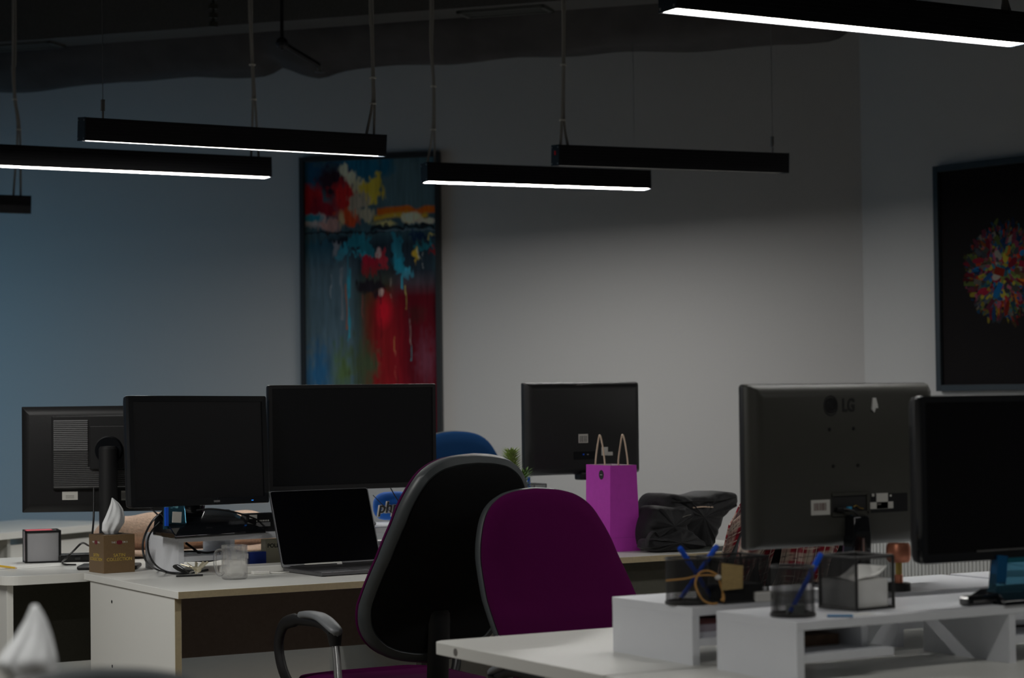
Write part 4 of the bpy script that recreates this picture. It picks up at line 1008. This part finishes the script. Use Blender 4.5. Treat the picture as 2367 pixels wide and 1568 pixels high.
def mesh_box(label, loc, rz, wd, dp, h, m=MESHM, name='memo_holder', cat='holder', front_h=None, pitch=.0035, faces=(0, 1, 2, 3), q=.0022):
    t = thing(name, label, cat, loc, rz)
    mb = MB(); X, Y, Zv = Vector((1, 0, 0)), Vector((0, 1, 0)), Vector((0, 0, 1))
    for fi, (o_, ux, L) in enumerate(((Vector((0, 0, 0)), X, wd), (Vector((0, dp, 0)), X, wd), (Vector((0, 0, 0)), Y, dp), (Vector((wd, 0, 0)), Y, dp))):
        if fi not in faces: continue
        ribbon_rect(mb, o_, ux, Zv, L, h, pitch, .0010)
    stuff(mb.build('wire_mesh', m, t))
    fr = MB()
    cs = [(0, 0), (wd, 0), (wd, dp), (0, dp)]
    for i, (x, y) in enumerate(cs):
        x2, y2 = cs[(i+1) % 4]
        for z in (.003, h): fr.cyl((x, y, z), (x2, y2, z), q, seg=8)
        fr.cyl((x, y, 0), (x, y, h), q, seg=8); fr.sphere((x, y, h), q, sub=1)
    fr.build('wire_frame', MESHM, t, 60)
    MB().b2((0, 0, 0), (wd, dp, .003)).build('base_plate', MESHM, t)
    return t
def pen(label, a_, b_, r=.0052, m=BLUEP, group=None):
    a_ = Vector(a_); b_ = Vector(b_); d = (b_-a_); L = d.length
    t = thing('pen', label, 'pen', a_, 0, group)
    e = d.normalized()
    MB().tube([Vector((0, 0, 0))+e*.008, e*(L-.045)], r*.82, 10, 0).build('barrel', m, t, 50)
    MB().tube([e*(L-.05), e*(L-.004), e*L], lambda q: r if q < .9 else r*.8, 10, 0).build('cap', m, t, 50)
    MB().tube([Vector((0, 0, 0)), e*.010], lambda q: .001+(r*.8-.001)*q, 10, 0).build('tip', INK, t)
    return t
# round cup on the nearest riser
c = at(1858, 1428, .87); c = Vector((c.x+.0, c.y+.035, .87)); mesh_cup('round black mesh pen cup on the nearest riser', c, .0435, .1)
pen('blue pen leaning in the round mesh cup on the nearest riser', atY(1820, 1428, c.y-.0)+Vector((.003, 0, .004)), atY(1898, 1280, c.y+.005), .0058)
o = MB().lathe([(0, .0035), (.018, .0035), (.018, .022), (0, .022)], 20, (c.x+.012, c.y+.008, .87)).build('eraser', mat('grey_eraser', (.42, .46, .44), .5, bump=.03)); tag(o, 'pale grey eraser lying in the round mesh cup', 'eraser')
# pen holder on riser R1 : round mesh compartment plus box with note paper
c1 = at(1612, 1400, .87); c1 = Vector((c1.x+.002, c1.y+.04, .87))
tcup = mesh_cup('black mesh pen cup tied with orange twine, left riser', c1, .0455, .098)
pen('blue pen leaning left in the twine-tied mesh cup', atY(1652, 1392, c1.y+.01)+Vector((0, 0, 0)), atY(1571, 1266, c1.y-.005), .0058)
pen('blue pen leaning right in the twine-tied mesh cup', atY(1566, 1390, c1.y)+Vector((.004, 0, 0)), atY(1658, 1262, c1.y+.005), .0058)
bx = mesh_box('black mesh desk tray with dark folders beside the twine-tied cup', (c1.x+.058, c1.y-.055, .87), 0, .115, .10, .097, name='desk_tray', cat='tray')
o = MB().b2((0, 0, 0), (.100, .086, .035), bevel=.003).build('phone_case', BLKP, None, loc=(c1.x+.064, c1.y-.048, .8735)); tag(o, 'black case lying inside the mesh desk tray', 'case')
o = MB().loft([[Vector((0, 0, 0)), Vector((.052, -.004, .002)), Vector((.054, -.004, .050)), Vector((.001, 0, .058))], [Vector((0, .001, 0)), Vector((.052, -.003, .002)), Vector((.054, -.003, .050)), Vector((.001, .001, .058))]]).build('note_card', KRAFT, None, loc=(atY(1668, 1362, c1.y-.062).x, c1.y-.062, .87+.030)); tag(o, 'tan paper note clipped on the mesh tray beside the twine', 'note')
y_ = c1.y-.052
tw = thing('twine', 'orange twine with a pale bead looped around the mesh cup', 'twine', (0, 0, 0))
P = [atY(x, y, y_) for x, y in ((1668, 1335), (1650, 1325), (1635, 1320), (1618, 1324), (1609, 1340), (1608, 1355), (1616, 1375), (1628, 1390), (1645, 1400), (1658, 1404))]
P[-1].z = max(P[-1].z, .873); P[-2].z = max(P[-2].z, .873)
MB().tube(P, .0022, 8, 5).build('loop', TWINE, tw, 60)
P = [atY(x, y, y_) for x, y in ((1558, 1345), (1585, 1338), (1610, 1332), (1640, 1330), (1662, 1334))]; P[0].y += .03
MB().tube(P, .0018, 8, 5).build('wrap', TWINE, tw, 60)
P = [atY(x, y, y_-.002) for x, y in ((1662, 1338), (1666, 1355), (1671, 1372), (1669, 1390))]
MB().tube(P, .0022, 8, 5).tube([P[2], P[2]+Vector((.001, 0, -.010)), P[3]], lambda q: .003+.002*q, 8, 4).build('tassel', TWINE, tw, 60)
MB().sphere(atY(1660, 1335, y_-.003), .0065, (1.2, 1, .9)).build('bead', WHITEP, tw, 80)
# square memo holder with paper on the nearest riser
a = at(1985, 1414, .87); mh = mesh_box('square black mesh memo holder filled with white paper', (a.x-.005, a.y, .87), math.radians(6), .106, .106, .108, faces=(1, 2, 3), q=.0034)
ap = a
for k in range(1):
    o = thing('paper_stack', 'block of white note paper inside the square mesh holder', 'paper', (a.x-.01, a.y, .8735), math.radians(6))
    MB().b2((.006, .006, 0), (.101, .101, .058)).build('block', PAPERM, o)
    n = 16; pos = np.zeros((n, n, 3)); 
    for i in range(n):
        for j in range(n):
            u, v = j/(n-1), i/(n-1); pos[i, j] = (.006+.094*u, .006+.094*v, .0585 + .03*(u**3)*(1-.4*v) + .004*math.sin(5*u+3*v))
    colour_grid('top_sheet', n, n, pos, np.full((n, n, 3), .8), PAPERM, o)
# grey mesh cube at far left desk
a = at(60, 1304, .75)
mc = mesh_box('small mesh cube holder with pink notes on the round-cornered desk', (a.x, a.y, .75), math.radians(-12), .118, .10, .112, MESHG, name='memo_holder', pitch=.0032)
for f in (1, -1): pass
frm = MB()
for lo, hi in (((-.003, -.003, 0), (.121, 0, .007)), ((-.003, -.003, .106), (.121, 0, .114)), ((-.003, -.003, 0), (.004, 0, .114)), ((.112, -.003, 0), (.121, 0, .114))): frm.b2(lo, hi)
frm.build('front_frame', BLKP, mc)
MB().b2((.003, .002, .004), (.115, .004, .109)).build('inner_sheet', mat('pale_grey_sheet', (.5, .5, .52), .7, bump=.02), mc)
o = MB().b2((.004, .008, .004), (.095, .09, .114)).build('note_pad', PINK, None); o.location = (a.x, a.y, .75); o.rotation_euler = (0, 0, math.radians(-12)); tag(o, 'pink note pad standing in the mesh cube', 'note pad')

# far pen holder with pens and plant
c = at(1230, 1180, .87); c.y += .0
hh = mesh_box('far black mesh holder between chairs and middle monitor', (c.x-.055, c.y, .87), 0, .12, .09, .10, name='desk_tray', cat='tray', pitch=.006)
for k, (x0, y0, x1, y1, mm) in enumerate(((1212, 1175, 1186, 1088, BLUEP), (1200, 1175, 1218, 1086, BLUEP), (1232, 1170, 1222, 1103, BLUEP), (1226, 1170, 1213, 1078, INK))):
    pen(['blue pen leaning left in the far mesh holder', 'blue pen leaning right in the far mesh holder', 'short blue pen at right in the far mesh holder', 'black pen upright in the far mesh holder'][k],
        Vector((max(c.x-.045, min(c.x+.05, atY(x0, y0, c.y+.03).x)), c.y+.03+.012*k, .875)), atY(x1, y1, c.y+.03+.012*k), .0062, mm)
pp = dep(1186, 1130, 7.93)
t = thing('potted_plant', 'small artificial conifer sprig in a pot behind the chairs', 'plant', (pp.x-.005, pp.y, .75))
MB().lathe([(0, 0), (.03, 0), (.04, .13), (.036, .13), (.034, .12), (0, .12)], 20).build('pot', BLKP, t, 40)
st = Vector((0, 0, .12))
MB().tube([st, st+Vector((-.005, 0, .08)), st+Vector((.0, 0, .20)), st+Vector((.003, 0, .25))], .004, 6, 4).tube([st, st+Vector((.03, 0, .06)), st+Vector((.06, 0, .15))], .003, 6, 4).build('stem', GREENL, t, 60)
for nm, base_, tip, n, mm in (('foliage', st+Vector((-.008, 0, .03)), st+Vector((.0, 0, .235)), 420, GREEND), ('foliage', st+Vector((.01, 0, .02)), st+Vector((.052, 0, .16)), 140, GREENL)):
    mb = MB()
    for k in range(n):
        f = k/n; p = base_.lerp(tip, f); th = k*2.4; rad = .085*(1-f*.45)
        d = Vector((math.cos(th)*.8, math.sin(th)*.8, .5)).normalized(); q = p+d*rad; s_ = Vector((-math.sin(th), math.cos(th), 0))*.0045
        mm_ = p.lerp(q, .5); mb.quad(p, mm_+s_, q, mm_-s_)
    o = stuff(mb.build(nm, mm, t))

# ------------------------------------------------------------------ glass mug
c = at(548, 1340, .75); c.y += .02
t = thing('glass_mug', 'clear glass mug with handle on the left desk', 'mug', (c.x, c.y, .75))
MB().lathe([(0, 0), (.036, 0), (.0405, .004), (.0415, .012), (.0415, .104), (.0408, .106), (.0395, .105), (.0385, .10), (.0383, .016), (.034, .010), (0, .010)], 48).build('cup', GLASS, t, 50)
MB().tube([(-.039, -.006, .088), (-.055, -.012, .094), (-.070, -.017, .085), (-.073, -.018, .055), (-.066, -.016, .026), (-.052, -.012, .016), (-.039, -.006, .022)], lambda q: (.0055, .0045), 12, 7).build('handle', GLASS, t, 60)

# ------------------------------------------------------------------ keys, chargers, clutter on the left desk
c = at(455, 1332, .75)
t = thing('key_bunch', 'bunch of metal keys lying left of the glass mug', 'keys', (c.x, c.y, .75))
for k in range(6):
    a_ = -.5 + k*.55; L = .055; d = Vector((math.cos(a_), math.sin(a_), .05)); n = Vector((-d.y, d.x, 0))
    o = Vector((.0, .012, .006+.003*k)); mb = MB()
    M_ = Matrix.Translation(o) @ Matrix.Rotation(a_, 4, 'Z') @ Matrix.Rotation(-.75+.10*k, 4, 'Y') @ Matrix.Rotation(.5, 4, 'X')
    mb.loft([[M_ @ Vector((.012*math.cos(2*PI*j/14)+.012, .011*math.sin(2*PI*j/14), z)) for j in range(14)] for z in (0, .002)])
    mb.b2((.022, -.0035, 0), (.022+L*.6, .0035, .002), M=M_)
    for q in range(4): mb.b2((.03+q*.007, -.0055, 0), (.033+q*.007, -.0035, .002), M=M_)
    mb.build('key', KEYM, t)
MB().tube([(.015*math.cos(a_)-.004, .015*math.sin(a_)+.01, .012+.004*math.sin(a_*2)) for a_ in [2*PI*j/14 for j in range(15)]], .0012, 6, 3).build('key_ring', STEEL, t)
MB().tube([(-.02, .02, .01), (-.05, .03, .035), (-.055, .05, .03), (-.02, .06, .012), (.03, .05, .01)], lambda q: (.007, .0015), 8, 5, flat=(0, 1, .3)).build('strap', RUBBER, t, 60)
MB().tube([(-.075, -.012, .004), (-.04, -.02, .004), (.01, -.025, .004)], .003, 8, 4).build('fob_stick', RUBBER, t, 60)
def wbox(name, label, cat, px, py, sz, rz, m=WHITEP, z=.7502, bev=.003):
    p = at(px, py, z); o = MB().b2((-sz[0]/2, -sz[1]/2, 0), (sz[0]/2, sz[1]/2, sz[2]), bevel=bev).build(name, m, None, loc=p); o.rotation_euler = (0, 0, rz); return tag(o, label, cat)
wbox('charger', 'white plastic charger block right of the mug, rear one', 'charger', 612, 1315, (.055, .03, .014), .05)
wbox('charger', 'white plastic charger block right of the mug, front one', 'charger', 602, 1328, (.055, .028, .012), -.1)
cc = [at(x, y, .753) for x, y in ((630, 1318), (650, 1312), (668, 1314), (676, 1320), (655, 1324), (625, 1324))]
o = MB().tube(cc, .0022, 8, 6).build('charging_cable', WHITEP, None, 60); tag(o, 'white charging cable coiled by the laptop', 'cable')
# things under the left riser
wbox('carton', 'small royal blue carton under the left riser', 'carton', 505, 1296, (.06, .04, .055), .0, BLUECARD, z=.8045, bev=.001).location.z = .8045
bx2 = thing('pollen_carton', 'cream carton with dark capital letters under the left riser', 'carton', (at(545, 1296, .8045).x+.05, 6.72, .8045), 0)
bx2.location = (2.95, 6.74, .7505)
MB().b2((-.035, -.02, 0), (.035, .02, .092), bevel=.001).build('carton_body', CREAMC, bx2); text('POLEN', .0185, INK, bx2, Mface((0, -.0206, .070)), bold=.0004)
[o for o in D.objects if o.get('label', '').startswith('small royal')][0].location = (2.87, 6.70, .7505)
wbox('router', 'flat black box under the left riser behind the mug', 'router', 600, 1300, (.11, .07, .03), 0, BLKP).location = (3.04, 6.70, .7505)
wbox('white_board', 'flat white plastic slab lying under the left riser', 'slab', 480, 1300, (.40, .10, .022), .0, WHITEP).location = (2.90, 6.56+.0, .7505)
def cable(label, pts, r=.0032, m=RUBBER, seg=8, group=None, name='cable'):
    o = MB().tube(pts, r, seg, 6).build(name, m, None, 60); return tag(o, label, 'cable', group)
Rz = lambda px, py, y: atY(px, py, y)
cable('outer black cable loop hanging beside the left riser', [Rz(398, 1178, 6.86), Rz(365, 1192, 6.72), Rz(342, 1222, 6.60), Rz(330, 1260, 6.56), Rz(338, 1298, 6.54), at(365, 1318, .754), at(400, 1326, .754), at(440, 1325, .754), at(480, 1318, .754)], .0035)
cable('inner black cable loop hanging beside the left riser', [Rz(402, 1182, 6.86), Rz(375, 1202, 6.72), Rz(345, 1238, 6.59), Rz(343, 1275, 6.57), Rz(358, 1305, 6.55), at(385, 1322, .754), at(420, 1326, .7545)], .0032)
cable('thin black cable behind the glossy monitor foot', [Rz(348, 1175, 6.98), Rz(370, 1196, 6.96), Rz(392, 1222, 6.95)], .003)
cable('black cable arching over the glossy monitor foot', [Rz(455, 1180, 6.62), Rz(490, 1177, 6.64), Rz(540, 1184, 6.66), Rz(590, 1200, 6.68), Rz(610, 1216, 6.70), Rz(622, 1219, 6.74)], .003)
for k, (ya, yb) in enumerate(((1276, 1278), (1288, 1292), (1298, 1298))):
    cable(['top black cable lying under the left riser', 'middle black cable lying under the left riser', 'lowest black cable lying under the left riser'][k],
          [atY(406, ya, 6.74-.02*k), atY(450, ya-1, 6.73-.02*k), atY(480, yb, 6.72-.02*k), atY(520, yb-6, 6.74-.02*k), atY(570, yb-2, 6.75)], .0032)
cable('short diagonal black cable under the left riser', [atY(430, 1256, 6.80), atY(455, 1275, 6.76), atY(478, 1296, 6.74)], .004)
# small device with stickers behind glossy foot
t = thing('docking_station', 'black docking station with pale stickers right of the glossy foot', 'dock', (atY(600, 1200, 6.72).x, 6.70, .87))
MB().b2((-.055, 0, 0), (.055, .05, .062), bevel=.004).build('body', BLKP, t)
MB().b2((-.045, -.001, .045), (-.018, 0, .058)).build('sticker', LABELW, t); MB().b2((-.02, -.001, .018), (.03, 0, .032)).build('sticker', mat('grey_sticker', (.22, .22, .22), .5, bump=.01), t)
mb = MB()
for k in range(8): mb.b2((-.02+k*.006, -.0008, .035), (-.017+k*.006, 0, .040))
mb.build('small_print', LABELW, t)
# plain blue cushion with lettering, standing in for a plush toy
c = at(908, 1203, .87)
t = thing('blue_cushion', 'small plain blue cushion, standing in for a plush toy, with black lettering beneath the wide monitor', 'cushion', (c.x, c.y+.0, .87))
rings = []
for i in range(13):
    ph = -PI/2 + PI*i/12; rings.append([Vector(((.078*(abs(math.cos(ph))**.6)*math.copysign(abs(math.cos(2*PI*k/28))**.75, math.cos(2*PI*k/28))), .035*abs(math.cos(ph))**.7*math.sin(2*PI*k/28), .052+.052*math.copysign(abs(math.sin(ph))**.85, math.sin(ph)))) for k in range(28)])
MB().loft(rings).build('cushion_body', BLUEB, t, 80)
text('php', .055, INK, t, Mface((-.034, -.0375, .048)) @ Matrix(((1, .2, 0, 0), (0, 1, 0, 0), (0, 0, 1, 0), (0, 0, 0, 1))), ext=.004, bold=.001)
text('php', .055, LABELW, t, Mface((-.0348, -.0365, .0475)) @ Matrix(((1, .2, 0, 0), (0, 1, 0, 0), (0, 0, 1, 0), (0, 0, 0, 1))), 'lettering_outline', ext=.004, bold=.0026)
cable('thin black cable hanging over the blue cushion', [Rz(903, 1129, 6.90), Rz(915, 1150, 6.88), Rz(928, 1168, 6.87), Rz(948, 1183, 6.86)], .002)
cable('second thin cable crossing the blue cushion', [Rz(862, 1145, 6.90), Rz(885, 1168, 6.88), Rz(905, 1185, 6.87), Rz(925, 1203, 6.86)], .0015)
o = MB().b2((0, 0, 0), (.03, .02, .03), bevel=.003).build('adapter', WHITEP, None, loc=(at(934, 1205, .87).x, at(934, 1205, .87).y, .8702)); tag(o, 'white plug adapter right of the blue cushion', 'adapter')

# ------------------------------------------------------------------ round-cornered desk clutter
def sheet(label, px, py, w_, d_, rz, z=.7503):
    p = at(px, py, z); o = MB().b2((-w_/2, -d_/2, 0), (w_/2, d_/2, .0008)).build('paper_sheet', PAPERM, None, loc=p); o.rotation_euler = (0, 0, rz); return tag(o, label, 'paper')
sheet('white paper sheet in front of the mesh cube', 95, 1306, .30, .21, .2); sheet('white paper sheet under the yellow pencil at left edge', 10, 1308, .21, .24, .35, .7512)
a = at(0, 1309, .757); b = at(40, 1314, .757)
t = thing('pencil', 'yellow pencil lying on paper at the left edge', 'pencil', a)
e = (b-a).normalized()
MB().tube([-e*.10, (b-a)-e*.012], .0036, 6, 0).build('barrel', YELL, t); MB().tube([(b-a)-e*.012, (b-a)], lambda q: .0034*(1-q)+.0004, 6, 0).build('tip', CORD, t)
c = at(178, 1300, .75)
t = thing('router', 'small black hub with a square port left of the tissue box', 'hub', (c.x, c.y+.02, .75), -.2)
MB().b2((-.06, -.03, 0), (.08, .05, .028), bevel=.006).build('body', BLKP, t); MB().b2((-.004, -.0306, .009), (.014, -.029, .022)).build('port', GLOSS, t)
cable('black cable curling to the floor side of the hub, left of the tissue box', [at(205, 1262, .80)+Vector((0, 0, 0)), Rz(190, 1256, 7.1), Rz(172, 1272, 7.08), Rz(152, 1292, 7.06), at(144, 1300, .755), at(150, 1305, .755), at(175, 1306, .755)], .0035)
mp = Vector((mid.x, 0, 0))
cable('black power cable dropping from the ribbed monitor', [dep(217, 1128, 7.28), dep(217, 1170, 7.26), dep(216, 1205, 7.24), dep(213, 1240, 7.2)], .0035)

# beige fleece heaped on the desk
fl0 = at(290, 1262, .75)
t = thing('fleece', 'beige sheepskin-like fleece heaped behind the tissue box', 'fleece', (2.95, 7.52, .75))
nx, ny = 90, 60; rings = []
for i in range(nx+1):
    u = i/nx; x = -.36+.72*u; e_ = max(.02, (1-abs(2*u-1)**4))**.5
    ring = []
    for k in range(40):
        th = 2*PI*k/40; ry = .11*e_; rz_ = .075*e_*(1+.12*math.sin(u*9)+.05*math.sin(u*23))
        y = ry*math.cos(th)*(1+.05*math.sin(u*31+th*3)); z = rz_*math.sin(th)*(1+.05*math.sin(u*17+th*5))
        ring.append(Vector((x, y + .02*math.sin(u*6), max(0.001, .072 + z))))
    rings.append(ring)
MB().loft(rings).build('fleece_roll', FLEECE, t, 80)
MB().tube([(-.33, -.10, .02), (-.1, -.15, .012), (.15, -.14, .014), (.3, -.11, .02)], lambda q: (.05, .012), 14, 8, flat=(0, 1, 0)).build('fleece_fold', FLEECE, t, 80)

# ------------------------------------------------------------------ right side small things
c = at(2070, 1383, .87)
t = thing('copper_figurine', 'copper-coloured cup on a brass stem and black base', 'ornament', (3.172, 3.775, .87))
MB().lathe([(0, 0), (.026, 0), (.026, .016), (.024, .018), (0, .018)], 28).build('base', INK, t, 40)
MB().lathe([(0, .018), (.009, .018), (.009, .035), (.006, .038), (0, .038)], 16).build('foot_ring', COPPER, t, 40)
MB().lathe([(0, .036), (.0075, .036), (.0075, .066), (0, .066)], 16).build('stem', BRASS, t, 40)
MB().lathe([(0, .064), (.022, .064), (.0265, .070), (.0275, .08), (.0270, .098), (.024, .106), (.019, .104), (.016, .098), (0, .096)], 32).build('cup', COPPER, t, 40)
t = thing('usb_adapter', 'white ring-holed adapter lying between the two mesh holders', 'adapter', (at(1785, 1393, .87).x, at(1785, 1393, .87).y+.03, .87), -.25)
MB().b2((-.026, -.018, 0), (.026, .018, .022), bevel=.004).build('body', WHITEP, t); MB().b2((.010, -.0186, .006), (.013, -.017, .018)).build('slot', INK, t)
MB().tube([(.02, .0, .012), (.04, .02, .012), (.07, .03, .006), (.10, .02, .004)], .003, 8, 5).build('lead', WHITEP, t, 60)
sheet('thin white printed slip on the nearest riser by the round cup', 1965, 1422, .10, .035, -.1, .8703)
o = MB().tube([at(1912, 1424, .874), at(1972, 1424, .874)], .0028, 8, 0).build('pencil', mat('sky_blue_paint', (.05, .25, .5), .5, bump=.02)); tag(o, 'thin blue pencil lying right of the round mesh cup', 'pencil')
# contents under risers
o = MB().b2((0, 0, 0), (.16, .18, .022), bevel=.002).build('wooden_case', mat('brown_wood', (.16, .09, .05), .5, bump=.1, var=.2), None, loc=(2.615, 3.49, .8045)); tag(o, 'flat brown wooden case on the left shelf of the nearest riser', 'case')
bk = [('maroon_book', (.14, .05, .05), .012, 'thin maroon book under the left riser, topmost'), ('mauve_book', (.30, .26, .30), .016, 'mauve grey book under the left riser, middle one'), ('pale_book', (.5, .5, .55), .012, 'pale book under the left riser, lowest')]
z = .8045-.0
z = .75+.0545
for nm, col, h_, lb in bk[::-1]:
    o = MB().b2((0, 0, 0), (.165, .20, h_-.0006), bevel=.001).build('book', mat(nm, col, .5, bump=.03), None, loc=(2.61, 3.745+.004*h_*100, z)); tag(o, lb, 'book'); z += h_
cable('black cable hanging behind the nearest riser opening', [Vector((2.95, 3.70, .86)), Vector((2.952, 3.698, .80)), Vector((2.955, 3.69, .755))], .003)
P_ = [Vector((3.16, 3.55, .835)), Vector((3.21, 3.52, .812)), Vector((3.27, 3.50, .8085)), Vector((3.33, 3.48, .812)), Vector((3.40, 3.50, .82))]
cable('black cable on the right shelf of the nearest riser', P_, .003)
o = MB().tube([Vector((3.30, 3.44, .815)), Vector((3.34, 3.44, .82))], .010, 16, 0).build('jack_adapter', STEEL, None, 50); tag(o, 'round metal plug on the right shelf of the nearest riser', 'plug')
